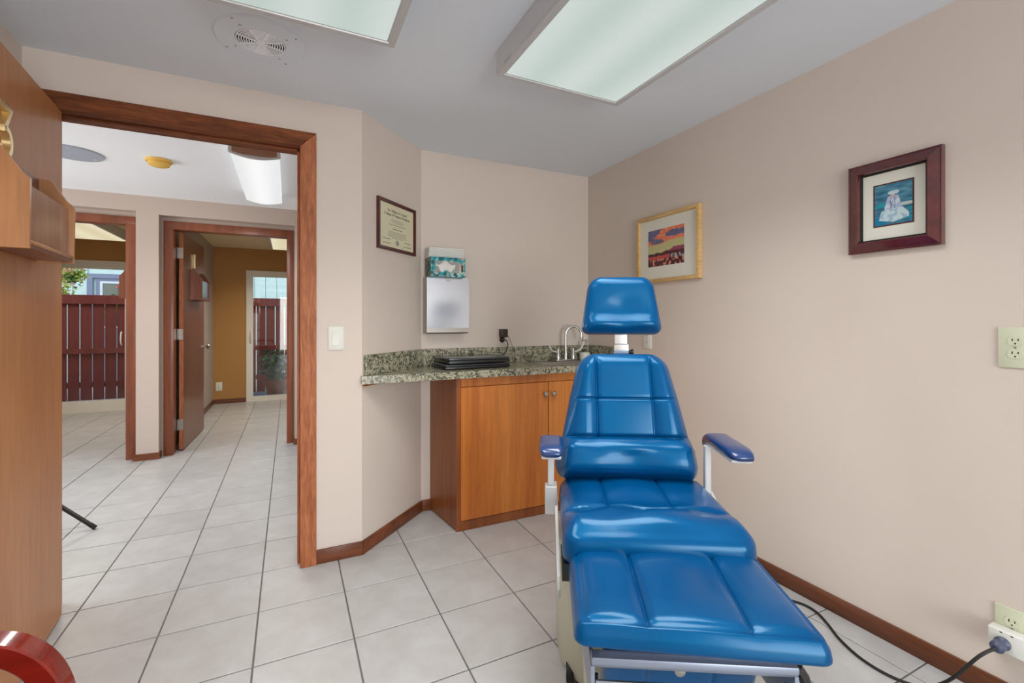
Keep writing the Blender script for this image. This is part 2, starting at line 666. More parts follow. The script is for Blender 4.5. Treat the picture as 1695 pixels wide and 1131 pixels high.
# doorway casing, jamb and stop
g = G().prism([(0.047, 0), (0.118, 0), (0.118, 2.0865), (0.047, 2.0155)], 2.409, 2.425, 'y')
g.box(0.047, 2.425, 0, 0.064, 2.54, 2.016).box(0.047, 2.54, 0, 0.118, 2.556, 2.016).bevel(0.0018, 1)
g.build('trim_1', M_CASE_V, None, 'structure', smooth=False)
S('trim_2', M_CASE_V, (0.035, 2.462, 0, 0.047, 2.502, 2.004), bevel=0.002)
g = G().prism([(-0.92, 2.016), (0.047, 2.016), (0.118, 2.087), (-0.92, 2.087)], 2.409, 2.425, 'y')
g.box(-0.85, 2.425, 2.016, 0.064, 2.54, 2.036).box(-0.92, 2.54, 2.016, 0.118, 2.556, 2.087).bevel(0.0018, 1)
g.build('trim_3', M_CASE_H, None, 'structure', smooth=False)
S('trim_4', M_CASE_H, (-0.838, 2.462, 2.004, 0.035, 2.502, 2.016), bevel=0.002)
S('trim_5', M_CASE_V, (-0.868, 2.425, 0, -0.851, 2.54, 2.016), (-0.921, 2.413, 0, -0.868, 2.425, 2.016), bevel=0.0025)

# the open door leaf of this room
A1 = radians(4.5)
D1 = Matrix.Translation((-0.814, 2.425, 0)) @ Matrix.Rotation(A1, 4, 'Z')
door1 = G().box(-0.036, -0.90, 0.012, 0, 0, 2.012).bevel(0.0015, 1).build('door_1', M_DOOR, None, 'structure')
door1.matrix_world = D1
for zz in (0.25, 1.02, 1.78):
    G().lathe([(0.006, zz - 0.045), (0.006, zz + 0.045)], (-0.042, 0.004, 0), 10).build('hinge', M_NICKEL, door1)
kg = G().lathe([(0.028, 0), (0.028, 0.008), (0.011, 0.012), (0.011, 0.04), (0.025, 0.048), (0.028, 0.06), (0.02, 0.072), (0.002, 0.074)], (0, -0.84, 0.95), 18, 'x')
kg.build('door_knob', M_NICKEL, door1)


def ribbon(path, w, t0, t1):
    """flat stroke of width w along a 2-D path, raised from t0 to t1 (local x = out, y = right, z = up)"""
    P = [Vector((p[0], p[1])) for p in path]
    L_, R_ = [], []
    for i, p in enumerate(P):
        d = (P[min(i + 1, len(P) - 1)] - P[max(i - 1, 0)]).normalized()
        nrm = Vector((-d.y, d.x))
        k = 1.0
        if 0 < i < len(P) - 1:
            a, b = (P[i] - P[i - 1]).normalized(), (P[i + 1] - P[i]).normalized()
            k = 1 / max(0.6, sqrt((1 + a.dot(b)) / 2))
        L_.append(p + nrm * w / 2 * k)
        R_.append(p - nrm * w / 2 * k)
    rs = [[(t0, l.x, l.y), (t1, l.x, l.y), (t1, r.x, r.y), (t0, r.x, r.y)] for l, r in zip(L_, R_)]
    return G().rings(rs)


def three_path():
    p = [(0.004, 0.148), (0.086, 0.148), (0.046, 0.088)]
    for k in range(15):
        a = radians(90 - k * 17.5)
        p.append((0.045 + 0.042 * cos(a), 0.046 + 0.042 * sin(a)))
    return p


num = ribbon([(a - 0.612, b + 1.662) for a, b in three_path()], 0.017, 0.0, 0.022)
num.bevel(0.0015, 1).build('numeral', M_BRASS, door1)['label'] = 'polished brass numeral 3 screwed to the door'


# ------------------------------------------------------------------ file holders hung on the doors
def holder_profile():
    """side panel outline in (out, up)"""
    p = [(0, 0), (0.098, 0), (0.1, 0.20)]
    for k in range(1, 12):
        t = k / 12
        x = 0.1 - 0.072 * t
        z = 0.205 + 0.085 * (t * t * (3 - 2 * t))
        p.append((x, z))
    p.append((0.0, 0.292))
    return p


def make_holder(M, label, m_side, m_dark, m_front, group):
    t = thing('file_holder', label, 'file holder', M, group)
    W_ = 0.41
    prof = holder_profile()
    for y0 in (0.0, W_ - 0.012):
        g = G()
        g.prism([(a, b) for a, b in prof], y0, y0 + 0.012, 'y')
        g.bevel(0.0012, 1).build('side_panel', m_side, t)
    g = G().box(0, 0.012, 0.02, 0.008, W_ - 0.012, 0.285)
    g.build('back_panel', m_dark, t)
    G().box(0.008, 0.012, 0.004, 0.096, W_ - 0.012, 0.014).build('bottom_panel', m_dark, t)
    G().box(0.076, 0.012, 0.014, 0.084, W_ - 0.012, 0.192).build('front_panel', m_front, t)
    G().box(0.084, 0.012, 0.0145, 0.098, W_ - 0.012, 0.026).bevel(0.002, 2).build('front_ledge', m_side, t)
    return t


HG = 'wooden file holders on the doors'
# local frame of the holder: x out of the door, y along the door, z up
MH1 = D1 @ Matrix.Translation((0.0005, -0.665, 1.386))
make_holder(MH1, 'large light brown wooden file holder on the open door at the near left', M_HOLD, M_HOLDD, M_HPANEL, HG)

# ------------------------------------------------------------------ hall and the rooms beyond
g = G().prism([(-4.2, 0), (-2.32, 0), (-2.32, 2.112), (-1.165, 2.112), (-1.165, 0), (-1.008, 0), (-1.008, 2.095), (0.046, 2.095), (0.046, 0), (2.1, 0), (2.1, H), (-4.2, H)], 4.87, 5.0, 'y')
g.build('wall_hall', M_HWALL, None, 'structure', smooth=False)
S('wall_hall_return', M_HWALL, (-1.232, 4.964, 0, -1.165, 4.999, 2.022), (-2.319, 4.964, 2.022, -1.165, 4.999, 2.112),
  (-1.0075, 4.964, 0, -0.936, 4.999, 2.008), (-0.004, 4.964, 0, 0.0455, 4.999, 2.008), (-1.0075, 4.964, 2.008, 0.0455, 4.999, 2.0945))
S('wall_hall_left', M_HWALL, (-3.1, 2.54, 0, -3.0, 4.87, 0.2), (-3.1, 2.54, 2.2, -3.0, 4.87, H), (-3.1, 2.54, 0.2, -3.0, 2.8, 2.2), (-3.1, 4.6, 0.2, -3.0, 4.87, 2.2))
w4 = S('added_window_4', M_VINYLW, (-3.06, 2.8, 0.2, -3.02, 2.87, 2.2), (-3.06, 4.53, 0.2, -3.02, 4.6, 2.2), (-3.06, 2.87, 0.2, -3.02, 4.53, 0.27), (-3.06, 2.87, 2.13, -3.02, 4.53, 2.2))  # invented hall window, added to go with the fill lamp
G().box(-3.045, 2.87, 0.27, -3.039, 4.53, 2.13).build('pane', M_GLASS, w4)
S('wall_hall_near', M_HWALL, (-3.1, 2.425, 0, -1.04, 2.54, H))
S('wall_hall_right', M_HWALL, (2.0, 2.93, 0, 2.1, 4.87, H))
S('wall_hall_back', M_HWALL, (0.66, 2.93, 0, 2.0, 2.98, H))
# partitions and outer wall
S('wall_between', M_GREYW, (-1.165, 5.0, 0, -0.976, 7.75, H))
S('wall_far_left', M_TAN, (-4.2, 5.0, 0, -4.1, 7.75, H))
S('wall_far_right', M_TAN, (1.6, 5.0, 0, 1.7, 7.75, H))
S('wall_far', M_TAN, (-0.976, 7.75, 0, -0.566, 7.86, H), (-0.566, 7.75, 1.925, 1.2, 7.86, H), (1.2, 7.75, 0, 1.7, 7.86, H),
  (-4.2, 7.75, 0, -3.8, 7.86, H), (-3.8, 7.75, 1.97, -1.86, 7.86, H), (-1.86, 7.75, 0, -0.976, 7.86, H))
S('baseboard_far', M_BASE_X, (-0.976, 7.738, 0, -0.568, 7.75, 0.062))
S('baseboard_between', M_BASE_Y, (-0.976, 5.12, 0, -0.964, 7.738, 0.062))
g = G().prism([(-1.182, 4.856), (-0.998, 4.856), (-0.998, 4.93), (-1.008, 4.93), (-1.008, 4.868), (-1.165, 4.868), (-1.165, 4.93), (-1.182, 4.93)], 0, 0.055)
g.build('baseboard_hall', M_BASE_X, None, 'structure')
S('baseboard_hall_right', M_BASE_X, (0.036, 4.856, 0, 2.0, 4.868, 0.055), (0.036, 4.868, 0, 0.046, 4.93, 0.055))
# casings of the two hall doorways
S('trim_6', M_HCASE, (-1.25, 4.94, 0, -1.182, 4.962, 2.005), (-1.25, 4.962, 0, -1.232, 5.06, 2.005), bevel=0.002)
S('trim_7', M_HCASE, (-2.30, 4.94, 2.005, -1.182, 4.962, 2.072), (-2.30, 4.962, 2.005, -1.232, 5.06, 2.022), bevel=0.002)
S('trim_8', M_HCASE, (-2.30, 4.94, 0, -2.232, 4.962, 2.005), (-2.25, 4.962, 0, -2.232, 5.06, 2.005), bevel=0.002)
S('trim_9', M_HCASE, (-0.99, 4.94, 0, -0.918, 4.962, 1.99), (-0.936, 4.962, 0, -0.918, 5.06, 1.99), bevel=0.002)
S('trim_10', M_HCASE, (-0.022, 4.94, 0, 0.036, 4.962, 1.99), (-0.022, 4.962, 0, -0.004, 5.06, 1.99), bevel=0.002)
S('trim_11', M_HCASE, (-0.99, 4.94, 1.99, 0.036, 4.962, 2.06), (-0.936, 4.962, 1.99, -0.004, 5.06, 2.008), bevel=0.002)
# door leaf of the room opposite, standing open
D2 = Matrix.Translation((-0.866, 5.075, 0)) @ Matrix.Rotation(radians(-2.0), 4, 'Z')
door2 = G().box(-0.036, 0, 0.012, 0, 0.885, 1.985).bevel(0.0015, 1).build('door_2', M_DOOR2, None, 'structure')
door2.matrix_world = D2
G().box(-0.0345, -0.002, 0.013, -0.0015, 0.0, 1.984).build('leaf_edge', M_CASE_V, door2)
for zz in (0.24, 1.06, 1.80):
    g = G().box(-0.066, -0.005, zz - 0.048, -0.004, -0.002, zz + 0.048)
    g.lathe([(0.0055, zz - 0.05), (0.0055, zz + 0.05)], (-0.045, -0.007, 0), 10)
    g.build('hinge', M_NICKEL, door2)
kg = G().lathe([(0.028, 0), (0.028, 0.006), (0.01, 0.01), (0.01, 0.035), (0.024, 0.042), (0.027, 0.054), (0.019, 0.064), (0.002, 0.066)], (0, 0.82, 0.905), 16, 'x')
kg.build('door_knob', M_NICKEL, door2)
g = G().box(0.0, 0.385, 1.70, 0.018, 0.402, 1.84)
g.bevel(0.002, 1).build('numeral', M_BRASS, door2)['label'] = 'brass numeral seen edge-on'
MH2 = D2 @ Matrix.Translation((0.0005, 0.245, 1.386))
make_holder(MH2, 'reddish wooden file holder on the inner door seen through the right hall doorway', M_HCASE, M_HOLDD, M_DARKF, HG)
# the third door, swung into the far left room; only its hinge edge and holder show
D3 = Matrix.Translation((-1.262, 5.075, 0)) @ Matrix.Rotation(pi + radians(2.0), 4, 'Z')
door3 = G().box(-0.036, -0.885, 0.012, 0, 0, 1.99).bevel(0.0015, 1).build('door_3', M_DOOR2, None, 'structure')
door3.matrix_world = D3
for zz in (0.24, 1.06, 1.80):
    G().box(-0.03, 0.0005, zz - 0.048, -0.002, 0.004, zz + 0.048).build('hinge', M_NICKEL, door3)
kg = G().lathe([(0.028, 0), (0.028, 0.006), (0.01, 0.01), (0.01, 0.035), (0.024, 0.042), (0.027, 0.054), (0.019, 0.064), (0.002, 0.066)], (0, -0.82, 0.905), 16, 'x')
kg.build('door_knob', M_NICKEL, door3)
MH3 = D3 @ Matrix.Translation((0.0005, -0.56, 1.386))
make_holder(MH3, 'reddish wooden file holder jutting past the casing of the left hall doorway', M_HCASE, M_HOLDD, M_DARKF, HG)


# sliding glass doors
def slider(name, x0, x1, z0, z1, mull, handle_x, fw):
    o = S(name, M_VINYLW, (x0, 7.735, 0.0, x0 + fw, 7.80, z1), (x1 - fw, 7.735, 0.0, x1, 7.80, z1),
          (x0 + fw, 7.735, 0.0, x1 - fw, 7.82, z0), (x0 + fw, 7.735, z1 - fw, x1 - fw, 7.80, z1))
    G().box(mull - 0.035, 7.745, z0, mull + 0.035, 7.79, z1 - fw).build('meeting_stile', M_VINYLW, o)
    G().box(x0 + fw, 7.765, z0, mull - 0.035, 7.771, z1 - fw).build('pane', M_GLASS, o)
    G().box(mull + 0.035, 7.765, z0, x1 - fw, 7.771, z1 - fw).build('pane', M_GLASS, o)
    hg = G().tube([(handle_x, 7.74, 0.86), (handle_x, 7.715, 0.88), (handle_x, 7.70, 0.92), (handle_x, 7.70, 0.98), (handle_x, 7.715, 1.02), (handle_x, 7.74, 1.04)], 0.009, 8)
    hg.build('handle', M_VINYLW, o)
    return o


slider('window_1', -3.8, -1.86, 0.15, 1.97, -2.95, -2.0, 0.105)
slider('window_2', -0.566, 1.2, 0.075, 1.925, 0.42, -0.505, 0.088)

# ------------------------------------------------------------------ ceiling fixtures
def big_fixture(M, label):
    """wraparound 2 x 4 troffer box; local origin at the ceiling, centre of the far end, running to -y"""
    t = thing('ceiling_light', label, 'ceiling light', M, 'fluorescent ceiling lights of this room')
    w, l, d = 0.2975, 1.22, 0.096
    g = G().box(-w, -l, -d + 0.012, w, 0, -0.0005)
    g.bevel(0.002, 1).build('housing', M_METALW, t)
    fr = G()
    fr.frame(2 * w, l, [(0, -d + 0.0125), (0, -d), (0.022, -d - 0.001), (0.024, -d + 0.004), (0.032, -d + 0.004), (0.032, -d + 0.0125)], 0, -l / 2)
    fr.build('door_frame', M_METALW, t)
    ln = G().box(-w + 0.030, -l + 0.030, -d + 0.002, w - 0.030, -0.030, -d + 0.008)
    ln.build('lens', M_LENS, t)
    for y in (-0.10, -l + 0.10):
        G().box(-w - 0.003, y - 0.022, -d + 0.010, -w, y + 0.022, -d + 0.018).build('latch', M_CHROME, t)
    return t


big_fixture(Matrix.Translation((1.033, 1.66, H)), 'long white fluorescent ceiling light above the blue treatment chair')
big_fixture(Matrix.Translation((0.037, 1.652, H)), 'long white fluorescent ceiling light beside the round fan grille')

t = thing('ceiling_light', 'narrow bright wraparound ceiling light with a brown end cap in the hall', 'ceiling light', (-0.185, 3.12, H))
prof = [(-0.125, -0.001), (-0.132, -0.06)] + [(-0.13 + 0.26 * k / 10, -0.070 - 0.022 * sin(pi * k / 10)) for k in range(11)] + [(0.132, -0.06), (0.125, -0.001)]
G().prism(prof, 0.03, 1.22, 'y').build('lens', M_LENSH, t)
prof2 = [(a * 1.05, b * 1.06 if b < -0.01 else b) for a, b in prof]
G().prism(prof2, 0.012, 0.03, 'y').build('end_frame', M_METALW, t)
G().prism([(-0.118, -0.001), (-0.118, -0.070), (-0.06, -0.080), (0.06, -0.080), (0.118, -0.070), (0.118, -0.001)], 0.0, 0.012, 'y').build('end_cap', M_BROWNC, t)
for nm, x0, lab in (('a', 0.09, 'cream ceiling light in the tan room behind the inner door'), ('b', -2.05, 'cream ceiling light glimpsed at the top of the left hall doorway')):
    t = thing('ceiling_light', lab, 'ceiling light', (x0, 6.37 if nm == 'a' else 6.45, H))
    G().box(-0.31, -0.58, -0.10, 0.31, 0.58, -0.001).bevel(0.002, 1).build('housing', M_METALW, t)
    G().box(-0.285, -0.555, -0.104, 0.285, 0.555, -0.1).build('lens', M_LENSC, t)

# round fan grille in the ceiling
t = thing('fan_grille', 'round white fan grille on a round ceiling plate beside the light', 'fan', (-0.097, 1.99, H))
g = G()
n = 48
for r0, r1, z0 in ((0.086, 0.157, -0.006),):
    rs = []
    for r, z in ((r0, -0.0005), (r0, z0), (r1 - 0.006, z0), (r1, -0.0005)):
        rs.append([(r * cos(2 * pi * k / n), r * sin(2 * pi * k / n), z) for k in range(n)])
    g.rings(rs, True, False)
g.build('plate', M_CEIL, t)
G().lathe([(0.086, -0.0006), (0.086, -0.0016)], n=40).build('recess', M_DARK, t)
for k in range(9):
    r = 0.082 - k * 0.0085
    G().tube([(r * cos(2 * pi * i / 40), r * sin(2 * pi * i / 40), -0.006) for i in range(41)], 0.0, 6, False, sect=[(-0.002, -0.002), (0.002, -0.002), (0.002, 0.002), (-0.002, 0.002)]).build('ring', M_CEILH, t)
for k in range(4):
    a = radians(20 + k * 45)
    c_, s_ = cos(a), sin(a)
    q = [(-0.082 * c_, -0.082 * s_, -0.0075), (0.082 * c_, 0.082 * s_, -0.0075)]
    G().tube(q, 0, sect=[(-0.003, -0.001), (0.003, -0.001), (0.003, 0.001), (-0.003, 0.001)]).build('rib', M_CEILH, t)
for a0 in (65, 245):
    pts = [(0, 0)] + [(0.08 * cos(radians(a0 + k * 9)), 0.08 * sin(radians(a0 + k * 9))) for k in range(8)]
    G().prism(pts, -0.004, -0.0016).build('fan_blade', M_CEILH, t)
G().lathe([(0.012, -0.004), (0.012, -0.009), (0.004, -0.0095)], n=16).build('hub', M_CEILH, t)
for r in (0.108, 0.146):
    for k in range(4):
        a = radians(45 + 90 * k + 10)
        G().lathe([(0.004, -0.0055), (0.004, -0.0075), (0.001, -0.008)], (r * cos(a), r * sin(a), 0), 8).build('screw', M_NICKEL, t)

t = thing('smoke_detector', 'yellowed round smoke detector on the hall ceiling', 'smoke detector', (-0.775, 3.75, H))
G().lathe([(0.072, -0.0005), (0.074, -0.012), (0.07, -0.016)], n=28).build('mounting_ring', M_YELLOW, t)
G().lathe([(0.058, -0.016), (0.06, -0.034), (0.046, -0.042), (0.002, -0.044)], n=28).build('cover', M_YELLOW, t)
t = thing('ceiling_disc', 'flat grey round cover plate on the hall ceiling', 'cover plate', (-1.235, 3.82, H))
G().lathe([(0.158, -0.0005), (0.155, -0.008), (0.002, -0.009)], n=40).build('plate', M_GREYP, t)
for a in (40, 160, 280):
    G().lathe([(0.005, -0.008), (0.005, -0.011), (0.001, -0.0115)], (0.12 * cos(radians(a)), 0.12 * sin(radians(a)), 0), 8).build('screw', M_WHITE, t)

# ------------------------------------------------------------------ cabinet, counter, sink
CT = 0.862
cab = thing('base_cabinet', 'orange brown wooden base cabinet under the granite counter', 'cabinet', (0.84, 2.46, 0))
X0, X1, YB = 0.0, 1.148, 0.352
g = G().prism([(0.012, 0.006), (X1, 0.006), (X1, YB), (-0.033, YB)], 0.055, CT - 0.0005)
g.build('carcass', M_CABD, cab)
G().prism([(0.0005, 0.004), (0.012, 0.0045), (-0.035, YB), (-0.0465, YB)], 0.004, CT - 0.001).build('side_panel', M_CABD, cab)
G().prism([(0.0, -0.014), (0.030, -0.014), (0.030, 0.006), (0.0, 0.006)], 0.0, CT - 0.001).bevel(0.001, 1).build('face_frame', M_CABD, cab)
G().box(0.030, -0.014, 0.81, X1, 0.006, CT - 0.001).build('top_rail', M_CAB, cab)
G().box(0.003, -0.0155, 0.0, X1, 0.004, 0.056).bevel(0.001, 1).build('toe_board', M_CABD, cab)
for x0, x1, kx in ((0.024, 0.588, 0.562), (0.592, X1 - 0.004, 0.620)):
    d = G().box(x0, -0.022, 0.059, x1, -0.003, 0.807).bevel(0.0015, 1).build('cabinet_door', M_CAB, cab)
    G().lathe([(0.006, -0.022), (0.006, -0.036), (0.015, -0.040), (0.0165, -0.046), (0.012, -0.052), (0.002, -0.0535)], (kx, 0, 0.738), 16, 'y').build('knob', M_NICKEL, d)

ctr = thing('granite_counter', 'speckled granite counter with upstand along three walls', 'counter', (0, 0, CT))
g = G()
cz = 0.04
F_ = 2.402
yb_ = 2.8145
SX0, SX1, SY0, SY1 = 1.46, 1.90, 2.475, 2.665
g.prism([(0.326, F_), (SX0, F_), (SX0, yb_), (0.7375, yb_), (0.3335, 2.4265), (0.3325, 2.4235), (0.326, 2.4235)], 0, cz)
g.box(SX0, F_, 0, SX1, SY0, cz).box(SX0, SY1, 0, SX1, yb_, cz).box(SX1, F_, 0, 1.9895, yb_, cz)
g.build('slab', M_GRANITE, ctr, smooth=False)
bs_t, bs_h = 0.018, cz + 0.105
nx, ny = 0.693, -0.721
g = G().prism([(0.339, 2.4315), (0.7372, 2.8142), (0.7372 + nx * bs_t + 0.004, 2.8142 + ny * bs_t), (0.339 + nx * bs_t, 2.4315 + ny * bs_t)], cz, bs_h)
g.bevel(0.0015, 1).build('upstand', M_GRANITE, ctr)
G().box(0.741, yb_ - bs_t, cz, 1.9895, yb_, bs_h).bevel(0.0015, 1).build('upstand', M_GRANITE, ctr)
G().box(1.9895 - bs_t, F_ + 0.01, cz, 1.9895, yb_ - bs_t, bs_h).bevel(0.0015, 1).build('upstand', M_GRANITE, ctr)
G().prism([(0.336, 2.428), (0.43, 2.518), (0.443, 2.504), (0.349, 2.414)], -0.012, -0.0005).build('support_cleat', M_CABD, ctr)
zf = CT + cz
sk = thing('sink', 'stainless drop-in sink in the granite counter behind the chair', 'sink', (1.68, 2.57, zf))
fr = G()
fr.frame(0.48, 0.23, [(0, 0.0003), (0.004, 0.004), (0.024, 0.004), (0.030, 0.0), (0.034, -0.034), (0.028, -0.034), (0.022, 0.0003)])
fr.build('rim', M_NICKEL, sk)
G().box(-0.21, -0.084, -0.036, 0.21, 0.084, -0.033).build('basin_floor', M_NICKEL, sk)
G().lathe([(0.022, -0.033), (0.022, -0.031), (0.006, -0.0315)], n=18).build('drain', M_CHROME, sk)

fc = thing('faucet', 'chrome gooseneck faucet with white wrist-blade handles', 'faucet', (1.735, 2.722, zf))
G().box(-0.085, -0.025, 0.0005, 0.085, 0.025, 0.014).bevel(0.004, 2).build('base_plate', M_CHROME, fc)
pth = [(0, 0, 0.014), (0, 0, 0.08), (0, 0, 0.185)] + [(0.055 - 0.055 * cos(radians(a)), -0.03 * (1 - cos(radians(a))) / 2, 0.185 + 0.055 * sin(radians(a))) for a in range(15, 196, 15)]
pth.append((0.108 + 0.004, -0.032, 0.155))
G().tube(pth, [0.012] + [0.009] * (len(pth) - 2) + [0.0105], 12).build('spout', M_CHROME, fc)
for sx in (-1, 1):
    hd = G().lathe([(0.017, 0.013), (0.017, 0.04), (0.012, 0.055), (0.009, 0.085), (0.002, 0.088)], (sx * 0.062, 0, 0), 14).build('valve', M_CHROME, fc)
    p = [(sx * 0.062, 0, 0.066), (sx * 0.09, -0.004, 0.067), (sx * 0.115, -0.006, 0.075), (sx * 0.132, -0.006, 0.095), (sx * 0.138, -0.006, 0.115)]
    G().tube(p, 0, sect=[(-0.008, -0.004), (0.008, -0.004), (0.008, 0.004), (-0.008, 0.004)]).bevel(0.0015, 1).build('handle_blade', M_WPLAST, hd)

sb = thing('soap_bottle', 'clear soap bottle in a white base beside the faucet', 'bottle', (1.915, 2.752, zf))
G().lathe([(0.036, 0.0005), (0.038, 0.004), (0.038, 0.052), (0.03, 0.056)], n=24).build('base_cup', M_WPLAST, sb)
G().lathe([(0.024, 0.0565), (0.026, 0.062), (0.026, 0.13), (0.016, 0.142), (0.014, 0.15)], n=24).build('bottle_body', M_CLEAR, sb)
G().lathe([(0.013, 0.1505), (0.013, 0.162), (0.008, 0.166)], n=18).build('cap', M_WPLAST, sb)

# ------------------------------------------------------------------ laptops and their leads
M_LID = plain('dark_grey_lid', (52, 55, 62), 0.24, var=0.04, coat=0.4)

def laptop(M, label, w, d, h1, h2):
    t = thing('laptop', label, 'laptop', M, 'closed laptops stacked on the counter')
    g = G().prism([(-w / 2, 0.0), (w / 2, 0.0), (w / 2 - 0.006, d), (-w / 2 + 0.006, d)], 0.003, h1)
    g.bevel(0.004, 2).build('base', M_BLACK, t)
    g = G().prism([(-w / 2 + 0.001, 0.002), (w / 2 - 0.001, 0.002), (w / 2 - 0.007, d - 0.004), (-w / 2 + 0.007, d - 0.004)], h1 + 0.001, h1 + h2)
    g.bevel(0.004, 2).build('lid', M_LID, t)
    for sx in (-1, 1):
        for yy in (0.025, d - 0.03):
            G().lathe([(0.008, 0.0), (0.008, 0.0035)], (sx * (w / 2 - 0.03), yy, 0), 10).build('foot', M_RUBBER, t)
    g = G().box(-w / 2 + 0.05, d - 0.004, h1 - 0.004, w / 2 - 0.05, d + 0.006, h1 + 0.006)
    g.bevel(0.002, 1).build('hinge_bar', M_BLACK, t)
    return t


ML = Matrix.Translation((0.995, 2.492, zf)) @ Matrix.Rotation(radians(2.5), 4, 'Z')
laptop(ML, 'thin black closed laptop lying directly on the granite counter', 0.41, 0.27, 0.018, 0.010)
ML2 = Matrix.Translation((1.01, 2.505, zf + 0.0285)) @ Matrix.Rotation(radians(3.5), 4, 'Z')
laptop(ML2, 'thicker black closed laptop resting on top of the thin one', 0.39, 0.26, 0.022, 0.014)


def plate(M, name, label, mat, w=0.078, h=0.124, group=None):
    t = thing(name, label, 'outlet', M, group)
    G().prism([(-w / 2, -h / 2), (w / 2, -h / 2), (w / 2, h / 2), (-w / 2, h / 2)], 0.0003, 0.006).bevel(0.0022, 2).build('cover_plate', mat, t)
    for sy in (-1, 1):
        c = []
        for k in range(28):
            a = 2 * pi * k / 28
            c.append((0.0172 * cos(a), sy * 0.0197 + max(-0.0135, min(0.0135, 0.0172 * sin(a)))))
        r = G().prism(c, 0.006, 0.0078).build('receptacle', mat, t)
        for x, y, a, b in ((-0.0064, 0.004, 0.0012, 0.004), (0.0064, 0.004, 0.0012, 0.0032)):
            G().box(x - a, sy * 0.0197 + y - b, 0.0076, x + a, sy * 0.0197 + y + b, 0.0081).build('slot', M_DARK, r)
        G().lathe([(0.0024, 0.0076), (0.0024, 0.0081)], (0, sy * 0.0197 - 0.0075, 0), 10).build('slot', M_DARK, r)
    G().lathe([(0.003, 0.006), (0.003, 0.0072)], (0, 0, 0), 10).build('screw', M_NICKEL, t)
    return t


plate(on_back(1.288, 1.075), 'wall_outlet', 'outlet on the back wall above the laptops, filled with black plugs', M_WALL, 0.07, 0.115)
plate(on_right(2.187, 1.068), 'wall_outlet', 'outlet partly hidden behind the blue headrest', M_WPLAST, 0.072, 0.115)
plate(on_right(0.589, 1.099), 'wall_outlet', 'ivory outlet at middle height on the right wall, nothing plugged in', M_IVORY)
plate(on_right(0.596, 0.240), 'wall_outlet', 'ivory outlet low on the right wall behind the white plug-in block', M_IVORY)
plate(WM((-0.905, 7.75, 0.245), (1, 0, 0), (0, -1, 0)), 'wall_outlet', 'white outlet low on the tan wall of the far room', M_WPLAST)
plate(WM((-0.976, 6.9, 0.25), (0, 1, 0), (1, 0, 0)), 'wall_outlet', 'pale outlet low on the grey wall beside the inner door', M_WPLAST)

t = thing('power_adapter', 'dark brown square power adapter plugged in above the laptops', 'adapter', on_back(1.288, 1.097))
G().box(-0.026, -0.024, 0.0084, 0.026, 0.03, 0.043).bevel(0.004, 2).build('adapter_body', M_BROWNP, t)
p = [(0.026, -0.012, 0.03), (0.036, -0.02, 0.03), (0.06, -0.08, 0.035), (0.078, -0.13, 0.04), (0.078, -0.17, 0.045), (0.055, -0.189, 0.06), (0.01, -0.191, 0.09)]
G().tube(p, 0.0016, 6).build('adapter_lead', M_RUBBER, t)
t = thing('power_plug', 'round black plug below the square adapter with a thick lead to the laptops', 'plug', on_back(1.283, 1.056))
G().lathe([(0.017, 0.0085), (0.019, 0.018), (0.013, 0.034), (0.006, 0.04)], n=18).build('plug_body', M_BROWNP, t)
p = [(0.0, 0.0, 0.036), (0.018, -0.006, 0.05), (0.026, -0.03, 0.055), (0.012, -0.075, 0.055), (-0.025, -0.108, 0.055), (-0.06, -0.122, 0.06)]
G().tube(p, 0.0032, 8).build('plug_lead', M_RUBBER, t)
tag(G().tube([(0.765, 2.775, zf + 0.003), (0.765, 2.74, zf + 0.005), (0.772, 2.71, zf + 0.04), (0.785, 2.70, zf + 0.068), (0.783, 2.67, zf + 0.05), (0.775, 2.65, zf + 0.012), (0.772, 2.63, zf + 0.004)], 0.0026, 8).build('cable', M_RUBBER),
    'thin black cable looping up at the left end of the laptops', 'cable')

# ------------------------------------------------------------------ towel dispenser, tissue box, folded towels
DX0, DX1, DZ0, DZ1, DD = -0.1335, 0.1335, 0.0, 0.345, 0.095
t = thing('towel_dispenser', 'polished steel paper towel dispenser on the back wall', 'dispenser', on_back(0.8825, 1.104))
g = G().prism([(0.0003, DZ1), (0.0003, DZ0), (0.082, DZ0), (0.087, 0.006), (0.088, DZ1)], DX0, DX1, 'x')
g.xf(Matrix(((1, 0, 0, 0), (0, 0, 1, 0), (0, 1, 0, 0), (0, 0, 0, 1))))
g.build('body', M_NICKEL, t)
g = G()
rs = []
for k in range(13):
    s_ = k / 12
    y = 0.034 + (DZ1 - 0.034) * s_
    rs.append([(DX0 - 0.002, y, 0.0885), (DX1 + 0.002, y, 0.0885), (DX1 + 0.002, y, 0.094 + 0.004 * sin(pi * s_)), (DX0 - 0.002, y, 0.094 + 0.004 * sin(pi * s_))])
g.rings(rs)
g.build('front_cover', M_STEEL, t)
G().box(-0.016, DZ1 - 0.022, 0.0945, 0.016, DZ1 - 0.006, 0.0965).bevel(0.0008, 1).build('lock_plate', M_NICKEL, t)
G().box(DX0 + 0.03, -0.0006, 0.02, DX1 - 0.03, 0.0004, 0.07).build('dispensing_slot', M_DARK, t)

zt = 1.104 + DZ1 + 0.0005


def tissue_print(u, v):
    p = Vector((u * 5.2, v * 2.9, 1.3))
    a = mnoise.noise(p)
    b = mnoise.noise(p * 1.9 + Vector((7, 3, 1)))
    if abs(u - 0.47) < 0.33 and abs(v - 0.52) < 0.27 + 0.08 * a:
        return (150, 154, 150)
    c = (38, 150, 160) if a < 0.12 else (150, 190, 184)
    if b > 0.28:
        c = (206, 150, 132)
    elif b < -0.3:
        c = (16, 84, 96)
    elif 0.1 < b < 0.18:
        c = (226, 224, 206)
    return c


